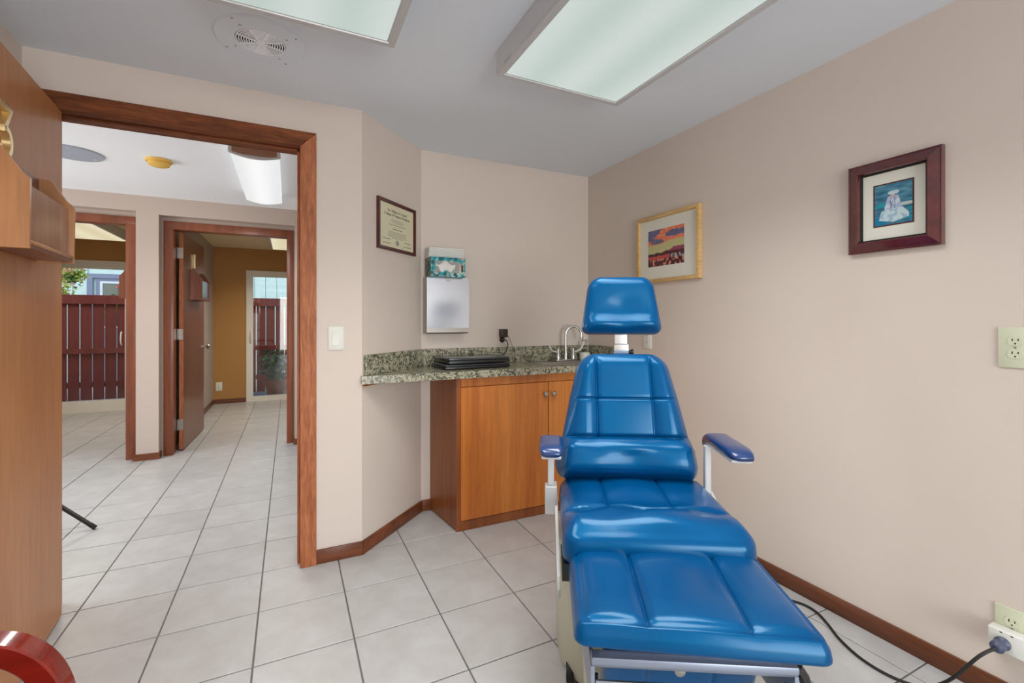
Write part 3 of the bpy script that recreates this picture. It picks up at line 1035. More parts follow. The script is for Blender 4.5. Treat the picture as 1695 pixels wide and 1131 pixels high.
def tissue_side(u, v):
    a = mnoise.noise(Vector((u * 5, v * 6, 4.2)))
    return (70, 62, 52) if a < -0.1 else ((36, 110, 116) if a < 0.15 else (150, 128, 92))


t = thing('tissue_box', 'teal patterned tissue box on its side on the steel dispenser', 'tissue box', on_back(0.869, zt))
bx0, bx1, bh, bd0, bd1 = -0.11, 0.11, 0.118, 0.012, 0.136
G().box(bx0, 0, bd0, bx1, bh, bd1).build('carton', plain('teal_card', (40, 138, 150), 0.45, var=0.1), t)
colour_grid('front_print', bx1 - bx0 - 0.002, bh - 0.002, 64, 36, tissue_print, M_PRINT, t, bd1 + 0.0006, 0, bh / 2)
sd = colour_grid('side_print', bd1 - bd0 - 0.002, bh - 0.002, 30, 30, tissue_side, M_PRINT, t)
for v in sd.data.vertices:
    v.co = Vector((bx0 - 0.0006, v.co.y + bh / 2, v.co.x + (bd0 + bd1) / 2))
sd.data.flip_normals()
# tissue pulled from the opening, a crumpled sheet
g = G()
N1, N2 = 12, 7
vv = []
for j in range(N2 + 1):
    row = []
    for i in range(N1 + 1):
        u, v = i / N1, j / N2
        x = -0.085 + 0.125 * u
        top = 0.082 - 0.012 * sin(u * 9)
        bot = 0.030 + 0.028 * abs(u - 0.55) + 0.010 * sin(u * 14)
        if u < 0.25:
            bot = 0.05 + (0.25 - u) * 0.06
        row.append(g.b.verts.new((x, bot + (top - bot) * v, bd1 + 0.004 + 0.012 * sin(pi * v) * (0.6 + 0.4 * sin(u * 11 + v * 4)))))
    vv.append(row)
for j in range(N2):
    for i in range(N1):
        g.face([vv[j][i], vv[j][i + 1], vv[j + 1][i + 1], vv[j + 1][i]])
sh = g.build('tissue', M_PAPER, t, ang=3)
G().box(0.083, 0.030, bd1 + 0.0008, 0.094, 0.075, bd1 + 0.0014).build('printed_tab', M_INK, t)

zp = zt + bh + 0.0006
ptw = None
for k in range(7):
    M = on_back(0.871 + random.uniform(-0.002, 0.002), zp + 0.0002 + k * 0.0088)
    if ptw is None:
        ptw = thing('paper_towel', 'bottom white folded paper towel of the pile on the tissue box', 'paper towel', M, 'folded paper towels on the tissue box')
        G().box(-0.112, 0, 0.012, 0.110, 0.0082, 0.100).bevel(0.002, 2).build('folded_sheet', M_PAPER, ptw)
        G().box(-0.108, 0.0036, 0.100, 0.106, 0.0046, 0.1006).build('fold_edge', M_PAPER, ptw)
    else:
        dup(ptw, M, ['', 'second white folded paper towel from the bottom of the pile on the tissue box', 'third white folded paper towel from the bottom of the pile on the tissue box', 'middle white folded paper towel of the pile of seven on the tissue box', 'third white folded paper towel from the top of the pile on the tissue box', 'second white folded paper towel from the top of the pile on the tissue box', 'topmost white folded paper towel of the pile on the tissue box'][k])

# ------------------------------------------------------------------ framed pictures
DM = WM((0.331, 2.425, 0), (0.721, 0.693, 0), (0.693, -0.721, 0))
t = thing('framed_diploma', 'diploma in a dark wood frame on the narrow angled wall', 'diploma', DM @ Matrix.Translation((0.298, 1.708, 0)))
DW, DH = 0.362, 0.276
G().frame(DW, DH, [(0, 0.0004), (0, 0.016), (0.004, 0.019), (0.014, 0.016), (0.019, 0.012), (0.019, 0.0004)]).build('frame', M_DARKF, t)
G().box(-DW / 2 + 0.018, -DH / 2 + 0.018, 0.001, DW / 2 - 0.018, DH / 2 - 0.018, 0.008).build('certificate', M_CERT, t)
text_obj('lettering', 'Dr. William M. Scholl', 0.021, (0, 0.083, 0.0083), M_INK, t)
text_obj('lettering', 'College of Podiatric Medicine', 0.021, (0, 0.062, 0.0083), M_INK, t)
random.seed(5)


def scribble(y, half, hgt, cx=0.0):
    g = G()
    x = cx - half
    while x < cx + half:
        w = random.uniform(0.006, 0.018)
        g.box(x, y - hgt / 2, 0.0081, min(x + w, cx + half), y + hgt / 2, 0.0084)
        x += w + 0.003
    return g.build('text_line', M_INK, t, smooth=False)


for y, hf, hg_ in ((0.038, 0.055, 0.0016), (0.030, 0.066, 0.0016), (0.022, 0.05, 0.0016), (0.009, 0.08, 0.0026), (-0.003, 0.01, 0.0014), (-0.014, 0.045, 0.0034),
                   (-0.030, 0.085, 0.0016), (-0.037, 0.088, 0.0016), (-0.044, 0.086, 0.0016), (-0.051, 0.09, 0.0016), (-0.058, 0.088, 0.0016), (-0.065, 0.05, 0.0016)):
    scribble(y, hf, hg_)
for cx, y in ((-0.1, -0.075), (-0.1, -0.098), (0.1, -0.075), (0.1, -0.098)):
    scribble(y, 0.034, 0.003, cx)
G().lathe([(0.016, 0.008), (0.016, 0.0084)], (0, -0.088, 0), 20).build('seal', M_SEAL, t)


def sunset(u, v):
    w = mnoise.noise(Vector((u * 3.2, v * 5.5, 2.0)))
    w2 = mnoise.noise(Vector((u * 9, v * 14, 5.0)))
    w3 = mnoise.noise(Vector((u * 16, v * 9, 8.0)))
    if v > 0.47:
        band = 0.62 + 0.06 * w + 0.06 * u
        if v > band:
            cloud = w + 0.55 * (0.83 - v) + 0.25 * u + 0.12 * w2
            if cloud > 0.13:
                return (232, 122, 86) if w2 < 0.15 else (236, 148, 116)
            return (100, 98, 136) if w2 < 0.2 else (128, 110, 136)
        return (194, 190, 136) if v - band < -0.04 else (226, 150, 104)
    ridge = 0.36 + 0.03 * w2 + (0.13 * exp(-((u - 0.85) / 0.22) ** 2))
    if v > ridge:
        return (196, 190, 138)
    if v > 0.37 and u > 0.55:
        return (146, 66, 92)
    if v > 0.28 + 0.02 * w3:
        return (84, 30, 46)
    if v > 0.19 + 0.03 * w2:
        return (196, 74, 74) if u < 0.62 else ((190, 170, 150) if w3 > 0 else (70, 62, 96))
    return (70, 26, 36) if w3 < 0.08 else ((214, 150, 120) if w3 > 0.25 else (150, 56, 62))


t = thing('framed_picture', 'sunset landscape print in a pale maple frame behind the headrest', 'picture', on_right(2.015, 1.612))
PW, PH = 0.49, 0.40
G().frame(PW, PH, [(0, 0.0004), (0, 0.024), (0.003, 0.026), (0.019, 0.026), (0.021, 0.018), (0.021, 0.0004)]).build('frame', M_MAPLE, t)
G().box(-PW / 2 + 0.02, -PH / 2 + 0.02, 0.001, PW / 2 - 0.02, PH / 2 - 0.02, 0.010).build('mat_board', M_MATB, t)
colour_grid('print', 0.285, 0.218, 96, 72, sunset, M_PRINTG, t, 0.0106, -0.012, 0.005)


def lady(u, v):
    """generic stand-in: a pale seated figure before rippled water"""
    w = mnoise.noise(Vector((u * 3, v * 14, 1.0)))
    w2 = mnoise.noise(Vector((u * 8, v * 8, 3.0)))
    c = (40, 104, 134)
    k = 0.5 + 0.5 * w
    c = tuple(int(a + (b - a) * k) for a, b in zip((30, 84, 116), (118, 172, 190)))
    if v < 0.55 and w > 0.05:
        c = (30, 150, 166)
    if u > 0.6 and 0.42 < v < 0.5:
        c = (190, 204, 196)
    skirt = ((u - 0.52) / 0.40) ** 2 + ((v - 0.16) / 0.27) ** 2 < 1 + 0.15 * w2 and v > 0.05 + 0.2 * abs(u - 0.5)
    torso = 0.38 <= v < 0.70 and abs(u - 0.50) < 0.22 - 0.34 * max(0, v - 0.45)
    head = ((u - 0.49) / 0.06) ** 2 + ((v - 0.70) / 0.055) ** 2 < 1
    hat = ((u - 0.52) / 0.15) ** 2 + ((v - 0.775) / 0.05) ** 2 < 1
    if skirt:
        c = (196, 218, 224) if w2 > -0.1 else (160, 190, 208)
    if torso:
        c = (172, 184, 208) if w2 > -0.05 else (206, 214, 226)
        if abs(u - 0.44 - 0.02 * sin(v * 30)) < 0.012 or abs(u - 0.55) < 0.012:
            c = (60, 80, 116)
    if head:
        c = (196, 172, 178)
    if hat:
        c = (190, 210, 220)
    if skirt is False and not torso and v < 0.2 and u < 0.3:
        c = (24, 122, 160)
    return c


t = thing('framed_picture', 'blue picture of a figure in white, in a wide maroon frame', 'picture', on_right(0.901, 1.6065))
PW, PH = 0.288, 0.337
G().frame(PW, PH, [(0, 0.0004), (0, 0.020), (0.003, 0.022), (0.006, 0.020), (0.034, 0.034), (0.038, 0.032), (0.042, 0.020), (0.042, 0.0004)]).build('frame', M_MAROON, t)
G().frame(PW - 0.082, PH - 0.082, [(0, 0.0004), (0, 0.022), (0.005, 0.018), (0.007, 0.0004)]).build('inner_bead', M_DARK, t)
G().box(-PW / 2 + 0.046, -PH / 2 + 0.046, 0.001, PW / 2 - 0.046, PH / 2 - 0.046, 0.010).build('mat_board', M_MATB, t)
G().box(-0.063, -0.077, 0.010, 0.063, 0.081, 0.0106).build('inner_mat', M_DARKF, t)
colour_grid('print', 0.116, 0.148, 64, 80, lady, M_PRINTG, t, 0.0112, 0, 0.002)

# light switch
t = thing('light_switch', 'white rocker light switch beside the door casing', 'light switch', WM((0.2075, 2.425, 1.0955), (1, 0, 0), (0, -1, 0)))
G().box(-0.036, -0.0585, 0.0003, 0.036, 0.0585, 0.006).bevel(0.0025, 2).build('cover_plate', M_WPLAST, t)
G().frame(0.036, 0.07, [(0, 0.006), (0, 0.0068), (0.0015, 0.0068), (0.0015, 0.006)]).build('switch_surround', M_IVORY, t)
g = G().prism([(-0.033, 0.006), (0.033, 0.006), (0.033, 0.012), (0.0, 0.0085), (-0.033, 0.0075)], -0.0162, 0.0162, 'x')
g.build('rocker', M_WPLAST, t)

# ------------------------------------------------------------------ treatment chair
AZ = radians(30)
CHM = Matrix.Translation((1.036, 1.165, 0)) @ Matrix.Rotation(-AZ, 4, 'Z')
chair = thing('treatment_chair', 'bright blue vinyl treatment chair with raised footrest and cream base', 'chair', CHM)


def smooth01(t):
    t = max(0.0, min(1.0, t))
    return t * t * (3 - 2 * t)


EDGE = [0, 0.0015, 0.004, 0.007, 0.010, 0.013, 0.019, 0.027, 0.038]


def cushion(name, parent, mat, L, W, seams, rc0, rc1, R, T, disp, fmap, cross=(), step=0.012, pipe=None):
    rows = set(EDGE) | {L - e for e in EDGE}
    x = EDGE[-1]
    while x < L - EDGE[-1]:
        rows.add(x)
        x += step
    for c in cross:
        for e in (-0.008, -0.004, -0.002, 0, 0.002, 0.004, 0.008):
            rows.add(c + e)
    rows = sorted(r for r in rows if 0 <= r <= L)
    rows = [r for k, r in enumerate(rows) if k == 0 or r - rows[k - 1] > 0.0007]
    if rows[-1] < L:
        rows[-1] = L

    def half(s):
        w = W(s)
        if s < rc0:
            w -= rc0 - sqrt(max(0, rc0 * rc0 - (rc0 - s) ** 2))
        if L - s < rc1:
            w -= rc1 - sqrt(max(0, rc1 * rc1 - (rc1 - (L - s)) ** 2))
        return w

    def dist(x, s):
        w = W(s)
        d = min(half(s) - abs(x), s, L - s) if False else min(w - abs(x), s, L - s)
        if s < rc0 and abs(x) > w - rc0:
            d = rc0 - sqrt((abs(x) - (w - rc0)) ** 2 + (rc0 - s) ** 2)
        if L - s < rc1 and abs(x) > w - rc1:
            d = rc1 - sqrt((abs(x) - (w - rc1)) ** 2 + (rc1 - (L - s)) ** 2)
        return max(0.0, d)

    bm = bmesh.new()
    grid = []
    for s in rows:
        w = half(s)
        a, b = seams(s)
        br = [-w, max(-w * 0.8, a), min(w * 0.8, b), w]
        xs = []
        near = [0, 0.002, 0.004, 0.008]
        # left panel: edge cluster, fill, seam cluster
        sc = min(1.0, (br[1] - br[0]) / 0.07)
        lp = [br[0] + e * sc for e in EDGE] + [br[0] + EDGE[-1] * sc + (br[1] - br[0] - (EDGE[-1] + 0.008) * sc) * k / 5 for k in (1, 2, 3, 4)] + [br[1] - e * sc for e in near[::-1]]
        mp = [br[1] + e for e in near[1:]] + [br[1] + 0.008 + (br[2] - br[1] - 0.016) * k / 12 for k in range(1, 12)] + [br[2] - e for e in near[::-1]]
        rp = [-v for v in lp][::-1]
        rsc = min(1.0, (br[3] - br[2]) / 0.07)
        rp = [br[2] + e * rsc for e in near[1:]] + [br[2] + 0.008 * rsc + (br[3] - br[2] - (EDGE[-1] + 0.008) * rsc) * k / 5 for k in (1, 2, 3, 4)] + [br[3] - e * rsc for e in EDGE[::-1]]
        xs = lp + mp + rp
        row = []
        for x in xs:
            d = dist(x, s)
            hh = T + (sqrt(max(0, R * R - (R - d) ** 2)) if d < R else R)
            hh += disp(x, s) * smooth01(d / 0.045)
            if pipe:
                hh += pipe[1] * (groove(d, pipe[0], pipe[2]) - 0.8 * groove(d, pipe[0] + 0.007, pipe[2]))
            row.append(bm.verts.new(fmap(x, s, hh)))
        grid.append((row, xs, s))
    n = len(grid[0][0])
    for (ra, _, _), (rb, _, _) in zip(grid[:-1], grid[1:]):
        for k in range(n - 1):
            bm.faces.new((ra[k], ra[k + 1], rb[k + 1], rb[k]))
    loop = [(0, k) for k in range(n)] + [(j, n - 1) for j in range(1, len(grid))] + [(len(grid) - 1, k) for k in range(n - 2, -1, -1)] + [(j, 0) for j in range(len(grid) - 2, 0, -1)]
    prev = [grid[j][0][k] for j, k in loop]
    pts = [(grid[j][1][k], grid[j][2]) for j, k in loop]
    cy = L / 2
    for f_, hh in ((1.004, T * 0.7), (1.004, T * 0.35), (0.995, T * 0.1), (0.95, 0.0)):
        cur = [bm.verts.new(fmap(x * f_, cy + (s - cy) * f_, hh)) for x, s in pts]
        for k in range(len(cur)):
            q = (k + 1) % len(cur)
            bm.faces.new((prev[k], prev[q], cur[q], cur[k]))
        prev = cur
    bm.faces.new(prev)
    bmesh.ops.recalc_face_normals(bm, faces=bm.faces)
    me = bpy.data.meshes.new(name)
    bm.to_mesh(me)
    bm.free()
    me.materials.append(mat)
    me.shade_smooth()
    return link(name, me, parent)


def groove(x, c, s=0.0035):
    return exp(-((x - c) / s) ** 2)


# seat: s runs from the back to the front
def seat_disp(x, s):
    s = s - 0.04
    h = 0.012 * (1 - (x / 0.26) ** 2)
    if s < 0.265:
        h -= 0.007 * (groove(x, -0.118) + groove(x, 0.08)) * smooth01((0.262 - s) / 0.02)
        pa, pb = (-0.26, -0.118) if x < -0.118 else ((-0.118, 0.08) if x < 0.08 else (0.08, 0.26))
        q = (2 * (x - pa) / (pb - pa) - 1)
        h += 0.006 * (1 - q * q)
    sc = 0.262 + 0.008 * sin(x * 17 + 0.6)
    h -= 0.007 * groove(s, sc, 0.005)
    h += 0.016 * exp(-((s - 0.345) / 0.055) ** 2) * (1 + 0.35 * sin(x * 21 + 1.2))
    h -= 0.014 * exp(-((s - 0.2) / 0.06) ** 2 - (x / 0.16) ** 2)
    h += 0.005 * sin(x * 30 + s * 18) * exp(-((s - 0.28) / 0.05) ** 2)
    h -= 0.022 * smooth01((s - 0.37) / 0.06)
    return h


seat = cushion('seat', chair, M_VINYL, 0.47, lambda s: 0.262 + 0.004 * s / 0.47, lambda s: (-0.118, 0.08), 0.03, 0.05, 0.042, 0.055,
               seat_disp, lambda x, s, h: (x, 0.215 - s, 0.50 + h), cross=(0.302,))


# backrest
BT = radians(13)


def back_disp(x, s):
    h = 0.0
    s2, s1 = 0.155, 0.295
    if s < s2:
        q = s / s2
        h += 0.058 * sin(pi * (0.12 + 0.80 * q)) ** 0.8
        h += 0.010 * exp(-((s - 0.125) / 0.02) ** 2) * (1 + 0.5 * cos(x * 26))
        h -= 0.016 * exp(-(x / 0.10) ** 2 - ((s - 0.06) / 0.06) ** 2)
    else:
        q = (s - s2) / (0.47 - s2)
        h += 0.012
        ls, rs = -0.122, 0.078 + 0.008 * (1 - q)
        if x < ls:
            k = (2 * (x + 0.22) / (ls + 0.22) - 1)
            h += 0.012 * max(0, 1 - k * k)
        elif x > rs:
            k = (2 * (x - rs) / (0.22 - rs) - 1)
            h += 0.012 * max(0, 1 - k * k)
        else:
            h -= 0.003
        h -= 0.008 * (groove(x, ls, 0.004) + groove(x, rs, 0.004))
        h -= 0.007 * groove(s, s1, 0.004)
    h -= 0.012 * groove(s, s2, 0.006)
    return h


def back_w(s):
    pts = [(0.0, 0.246), (0.05, 0.260), (0.11, 0.252), (0.155, 0.232), (0.295, 0.203), (0.40, 0.178), (0.47, 0.160)]
    for (a, wa), (b, wb) in zip(pts[:-1], pts[1:]):
        if s <= b:
            return wa + (wb - wa) * smooth01((s - a) / (b - a)) if False else wa + (wb - wa) * (s - a) / (b - a)
    return pts[-1][1]


def back_map(x, s, h):
    return (x - 0.017, 0.235 + s * sin(BT) - h * cos(BT), 0.583 + s * cos(BT) + h * sin(BT))


back = cushion('backrest', chair, M_VINYL, 0.47, back_w, lambda s: (-0.104, 0.094 + 0.004 * (1 - s)), 0.03, 0.062, 0.034, 0.045,
               lambda x, s: back_disp(x - 0.018, s), back_map, cross=(0.155, 0.295))

# headrest
HT = radians(8)


def head_w(s):
    return 0.164 - 0.034 * (s / 0.225)


def head_disp(x, s):
    h = 0.006 * (1 - (x / 0.16) ** 2)
    h += 0.016 * exp(-((s - 0.035) / 0.03) ** 2) * (1 - 0.5 * exp(-(x / 0.05) ** 2))
    h -= 0.010 * exp(-((s - 0.10) / 0.06) ** 2 - (x / 0.08) ** 2)
    h -= 0.0035 * groove(s, 0.014, 0.003)
    return h


cushion('headrest', chair, M_VINYL, 0.238, head_w, lambda s: (-0.05, 0.05), 0.034, 0.05, 0.030, 0.035, head_disp,
        lambda x, s, h: (x - 0.003, 0.415 + s * sin(HT) - h * cos(HT), 1.122 + s * cos(HT) + h * sin(HT)), cross=(0.014,))
g = G().box(-0.028, 0.412, 1.02, 0.026, 0.424, 1.17)
g.bevel(0.002, 1).build('headrest_bar', M_CHROME, chair)
G().box(-0.032, 0.402, 0.985, 0.030, 0.4115, 1.085).bevel(0.002, 1).build('headrest_clamp', M_CHROME, chair)
G().lathe([(0.008, 0.030), (0.008, 0.040), (0.013, 0.041), (0.013, 0.050), (0.004, 0.052)], (0, 0.418, 1.05), 12, 'x').build('clamp_knob', M_BLACK, chair)
G().box(-0.17, 0.236, 0.60, 0.13, 0.244, 0.99).xf(Matrix.Translation((0, 0.236, 0.6)) @ Matrix.Rotation(-BT, 4, 'X') @ Matrix.Translation((0, -0.236, -0.6))).build('back_shell', M_CREAM, chair)

# footrest
def foot_disp(x, s):
    h = 0.006 * (1 - (x / 0.26) ** 2)
    for c0, c1 in ((-0.099, -0.105), (0.124, 0.106)):
        c = c0 + (c1 - c0) * s / 0.33
        h -= 0.009 * groove(x, c, 0.0045) * smooth01((0.335 - s) / 0.015)
    a, b = -0.102, 0.115
    pa, pb = (-0.26, a) if x < a else ((a, b) if x < b else (b, 0.26))
    q = (2 * (x - pa) / (pb - pa) - 1)
    h += 0.007 * (1 - q * q)
    h -= 0.007 * smooth01((s - 0.24) / 0.1)
    return h


cushion('footrest', chair, M_VINYL, 0.345, lambda s: 0.259 + 0.001 * s / 0.345, lambda s: (-0.099 - 0.006 * s / 0.33, 0.124 - 0.018 * s / 0.33), 0.03, 0.026, 0.038, 0.013,
        foot_disp, lambda x, s, h: (x + 0.010 - 0.002 * s / 0.345, -0.208 - s - 0.05 * x * s / 0.345, 0.489 - 0.004 * s / 0.345 + h), pipe=(0.012, 0.0045, 0.0028))

# frames below the cushions
G().box(-0.24, -0.22, 0.485, 0.24, 0.20, 0.502).bevel(0.002, 1).build('seat_pan', M_CREAM, chair)
for sx in (-1, 1):
    prof = [(0.19, 0.585), (0.10, 0.545), (-0.02, 0.50), (-0.14, 0.47), (-0.215, 0.455), (-0.232, 0.425), (-0.222, 0.395), (-0.19, 0.41), (-0.10, 0.455), (0.02, 0.47), (0.19, 0.50)]
    a, b = (sx * 0.272, sx * 0.281)
    G().prism(prof, min(a, b), max(a, b), 'x').bevel(0.0015, 1).build('side_rail', M_METALW, chair)
    a, b = sx * 0.246, sx * 0.268
    G().box(min(a, b), -0.235, 0.452, max(a, b), -0.12, 0.50).build('pivot_bracket', M_BLACK, chair)
    # armrest: socket, post, tray, pad
    px = -0.295 if sx < 0 else 0.264
    dy = 0 if sx < 0 else 0.065
    sz = 0 if sx < 0 else -0.045
    G().box(px - 0.021, 0.078 + dy, 0.505 + sz, px + 0.021, 0.122 + dy, 0.603 + sz).bevel(0.003, 1).build('arm_socket', M_METALW, chair)
    G().box(px - 0.011, 0.089 + dy, 0.603 + sz, px + 0.011, 0.111 + dy, 0.735).bevel(0.003, 1).build('arm_post', M_METALW, chair)
    qx = px if sx < 0 else px + 0.034
    ye = 0.15 if sx < 0 else 0.24
    tr = G().box(qx - 0.032, -0.045, 0.734, qx + 0.032, ye - 0.03, 0.746)
    tr.bevel(0.004, 2).build('arm_tray', M_METALW, chair)
    g = G()
    rs = []
    for k in range(15):
        y = -0.065 + (ye + 0.065) * k / 14
        e = min(k, 14 - k)
        w = 0.040 * (1 if e > 2 else (0.70, 0.90, 0.98)[e])
        zt_ = 0.777 + (-0.014, -0.005, -0.001)[e] if e < 3 else 0.778
        droop = (0.006 if sx < 0 else 0.035) * smooth01((y - ye + 0.075) / 0.075)
        zt_ -= droop * 0.6
        zb = 0.7465 - droop
        ring = []
        for q in range(16):
            a = 2 * pi * q / 16
            ca, sa = cos(a), sin(a)
            ex = lambda v: math.copysign(abs(v) ** 0.55, v)
            ring.append((qx + w * ex(ca), y, (zt_ + zb) / 2 + (zt_ - zb) / 2 * ex(sa)))
        rs.append(ring)
    g.rings(rs)
    g.build('arm_pad', M_NAVY, chair, ang=3)

# footrest carriage
G().box(-0.20, -0.50, 0.455, 0.20, -0.23, 0.487).bevel(0.003, 1).build('footrest_pan', M_GREYM, chair)
g = G().prism([(-0.528, 0.455), (-0.528, 0.440), (-0.515, 0.425), (-0.50, 0.425), (-0.50, 0.455)], -0.215, 0.215, 'x')
g.bevel(0.003, 2).build('front_bar', M_GREYM, chair)
for sx in (-1, 1):
    G().prism([(-0.522, 0.432), (-0.522, 0.35), (-0.495, 0.33), (-0.20, 0.30), (-0.20, 0.36), (-0.47, 0.44)], sx * 0.212 - 0.004, sx * 0.212 + 0.004, 'x').build('footrest_arm', M_GREYM, chair)
    G().tube([(sx * 0.202, -0.50, 0.40), (sx * 0.202, -0.50, 0.36), (sx * 0.202, -0.46, 0.34)], 0.004, 8).build('spring', M_BLACK, chair)
cushion('leg_pad', chair, M_VINYL, 0.24, lambda s: 0.178, lambda s: (-0.075, 0.075), 0.03, 0.03, 0.016, 0.02,
        lambda x, s: 0.004 - 0.005 * (groove(x, -0.075) + groove(x, 0.075)), lambda x, s, h: (x, -0.42 - h + 0.10 * (1 - s / 0.24), 0.185 + s))
G().tube([(-0.205, -0.512, 0.388), (0.205, -0.512, 0.388)], 0.0075, 10).build('cross_bar', M_CHROME, chair)
G().lathe([(0.012, -0.456), (0.012, -0.462), (0.004, -0.464)], (-0.01, 0, 0.385), 12, 'y').build('pad_button', M_NICKEL, chair)

# base: cover, toe cover, plinth, castors
def rrect(x0, y0, x1, y1, r, n=5):
    p = []
    for cx, cy, a0 in ((x1 - r, y0 + r, -90), (x1 - r, y1 - r, 0), (x0 + r, y1 - r, 90), (x0 + r, y0 + r, 180)):
        for k in range(n + 1):
            a = radians(a0 + 90 * k / n)
            p.append((cx + r * cos(a), cy + r * sin(a)))
    return p


def base_outline(k):
    p = []
    for cx, cy, r, a0 in ((0.262 - 0.19, -0.10 + 0.19, 0.19, -90), (0.262 - 0.06, 0.262 - 0.06, 0.06, 0), (-0.262 + 0.06, 0.262 - 0.06, 0.06, 90), (-0.262 + 0.19, -0.10 + 0.19, 0.19, 180)):
        for q in range(8):
            a = radians(a0 + 90 * q / 7)
            p.append((cx + (r + k) * cos(a), cy + (r + k) * sin(a)))
    return p


rs = []
for z, k in ((0.02, 0.0), (0.06, 0.012), (0.30, 0.016), (0.44, 0.008), (0.45, -0.006)):
    rs.append([(x, y, z) for x, y in base_outline(k)])
G().rings(rs).build('base_cover', M_CREAM, chair)
G().prism(rrect(-0.15, -0.10, 0.15, 0.18, 0.03), 0.45, 0.485).build('lift_column', M_CREAM, chair)
g = G().prism([(-0.115, 0.30), (-0.20, 0.26), (-0.30, 0.07), (-0.30, 0.03), (-0.115, 0.03)], -0.205, 0.205, 'x')
g.bevel(0.006, 2).build('toe_cover', M_CREAM, chair)
G().prism(rrect(-0.19, -0.25, 0.19, 0.25, 0.05), 0.006, 0.0195).build('floor_plate', M_CREAM, chair)
for sx in (-1, 1):
    for yy in (-0.01, 0.2):
        cst = G().lathe([(0.003, -0.011), (0.03, -0.011), (0.032, -0.007), (0.032, 0.007), (0.03, 0.011), (0.003, 0.011)], (sx * (0.236 if yy < 0 else 0.243), yy, 0.032), 20, 'x').build('caster', M_RUBBER, chair)
        G().lathe([(0.014, -0.0125), (0.014, 0.0125)], (sx * (0.236 if yy < 0 else 0.243), yy, 0.032), 14, 'x').build('caster_hub', M_CHROME, cst)
# hand control under the footrest, on a thin lead
G().tube([(0.222, -0.505, 0.44), (0.232, -0.51, 0.425), (0.236, -0.515, 0.405)], 0.011, 10).build('control_plug', M_BLACK, chair)
G().tube([(0.236, -0.515, 0.405), (0.262, -0.51, 0.385), (0.285, -0.50, 0.352), (0.292, -0.49, 0.325), (0.262, -0.48, 0.345), (0.217, -0.46, 0.365)], 0.0022, 6).build('control_lead', M_RUBBER, chair)

# ------------------------------------------------------------------ plug-in block, plug and mains lead on the right wall
t = thing('surge_block', 'white plug-in block over the low outlet on the right wall', 'plug adapter', on_right(0.596, 0.240))
G().box(-0.043, -0.066, 0.0085, 0.043, 0.002, 0.047).bevel(0.006, 3).build('block_body', M_WPLAST, t)
for x in (-0.012, 0.012):
    G().box(x - 0.003, -0.006, 0.0468, x + 0.003, -0.003, 0.0474).build('indicator', M_DARK, t)
t = thing('mains_cable', 'black chair power cord with a slate blue plug in the white block', 'cable', (1.99, 0.603, 0.206))
g = G().lathe([(0.018, -0.0485), (0.019, -0.056), (0.013, -0.062), (0.012, -0.07), (0.017, -0.074), (0.017, -0.09), (0.008, -0.097)], (0, 0, 0), 20, 'x')
g.build('plug_body', M_PLUG, t)
W = [(-0.097, 0, 0), (-0.135, 0.025, -0.03), (-0.165, 0.075, -0.12), (-0.172, 0.125, -0.178), (-0.185, 0.17, -0.1985), (-0.205, 0.235, -0.2), (-0.198, 0.315, -0.2),
     (-0.16, 0.40, -0.2), (-0.11, 0.47, -0.2), (-0.075, 0.535, -0.2), (-0.08, 0.60, -0.2), (-0.15, 0.68, -0.2), (-0.30, 0.72, -0.2), (-0.44, 0.70, -0.198)]


def smooth_path(P, n=6):
    P = [Vector(p) for p in P]
    out = []
    for i in range(len(P) - 1):
        a, b, c, d = P[max(i - 1, 0)], P[i], P[i + 1], P[min(i + 2, len(P) - 1)]
        for k in range(n):
            u = k / n
            out.append(0.5 * ((2 * b) + (c - a) * u + (2 * a - 5 * b + 4 * c - d) * u * u + (3 * b - a - 3 * c + d) * u ** 3))
    out.append(P[-1])
    return out


G().tube(smooth_path(W), 0.0046, 8).build('cord', M_RUBBER, t)

# ------------------------------------------------------------------ wooden armchair at the lower left
ac = thing('armchair', 'glossy red mahogany armchair whose curved arm enters at bottom left', 'armchair', (0, 0, 0))


def arm(y0):
    pts = [(-0.80, 0.640), (-0.62, 0.640), (-0.52, 0.638), (-0.47, 0.634), (-0.43, 0.626), (-0.40, 0.610), (-0.372, 0.578), (-0.352, 0.53), (-0.342, 0.46), (-0.338, 0.36), (-0.338, 0.2), (-0.338, 0.002)]
    p = smooth_path([(x - 0.015, y0, z + 0.004) for x, z in pts], 4)
    c_ = 0.003
    g = G().tube(p, 0, sect=[(-0.0225 + c_, -0.0175), (0.0225 - c_, -0.0175), (0.0225, -0.0175 + c_), (0.0225, 0.0175 - c_), (0.0225 - c_, 0.0175), (-0.0225 + c_, 0.0175), (-0.0225, 0.0175 - c_), (-0.0225, -0.0175 + c_)], up=(0, 0, 1))
    return g.build('arm', M_RED, ac, ang=0.7)


arm(1.072)
arm(0.54)
for y0 in (1.072, 0.54):
    G().tube(smooth_path([(-0.81, y0, 0.002), (-0.81, y0, 0.3), (-0.815, y0, 0.6), (-0.85, y0, 0.92)], 4), 0, sect=[(-0.018, -0.015), (0.018, -0.015), (0.018, 0.015), (-0.018, 0.015)], up=(1, 0, 0)).build('rear_post', M_RED, ac)
G().box(-0.80, 0.565, 0.40, -0.36, 1.047, 0.43).bevel(0.004, 2).build('seat_frame', M_RED, ac)
G().box(-0.79, 0.575, 0.431, -0.37, 1.037, 0.48).bevel(0.02, 3).build('seat_pad', plain('burgundy_fabric', (96, 34, 38), 0.85), ac)
G().box(-0.86, 0.565, 0.62, -0.835, 1.047, 0.90).bevel(0.008, 2).build('back_pad', MATS['burgundy_fabric'], ac)

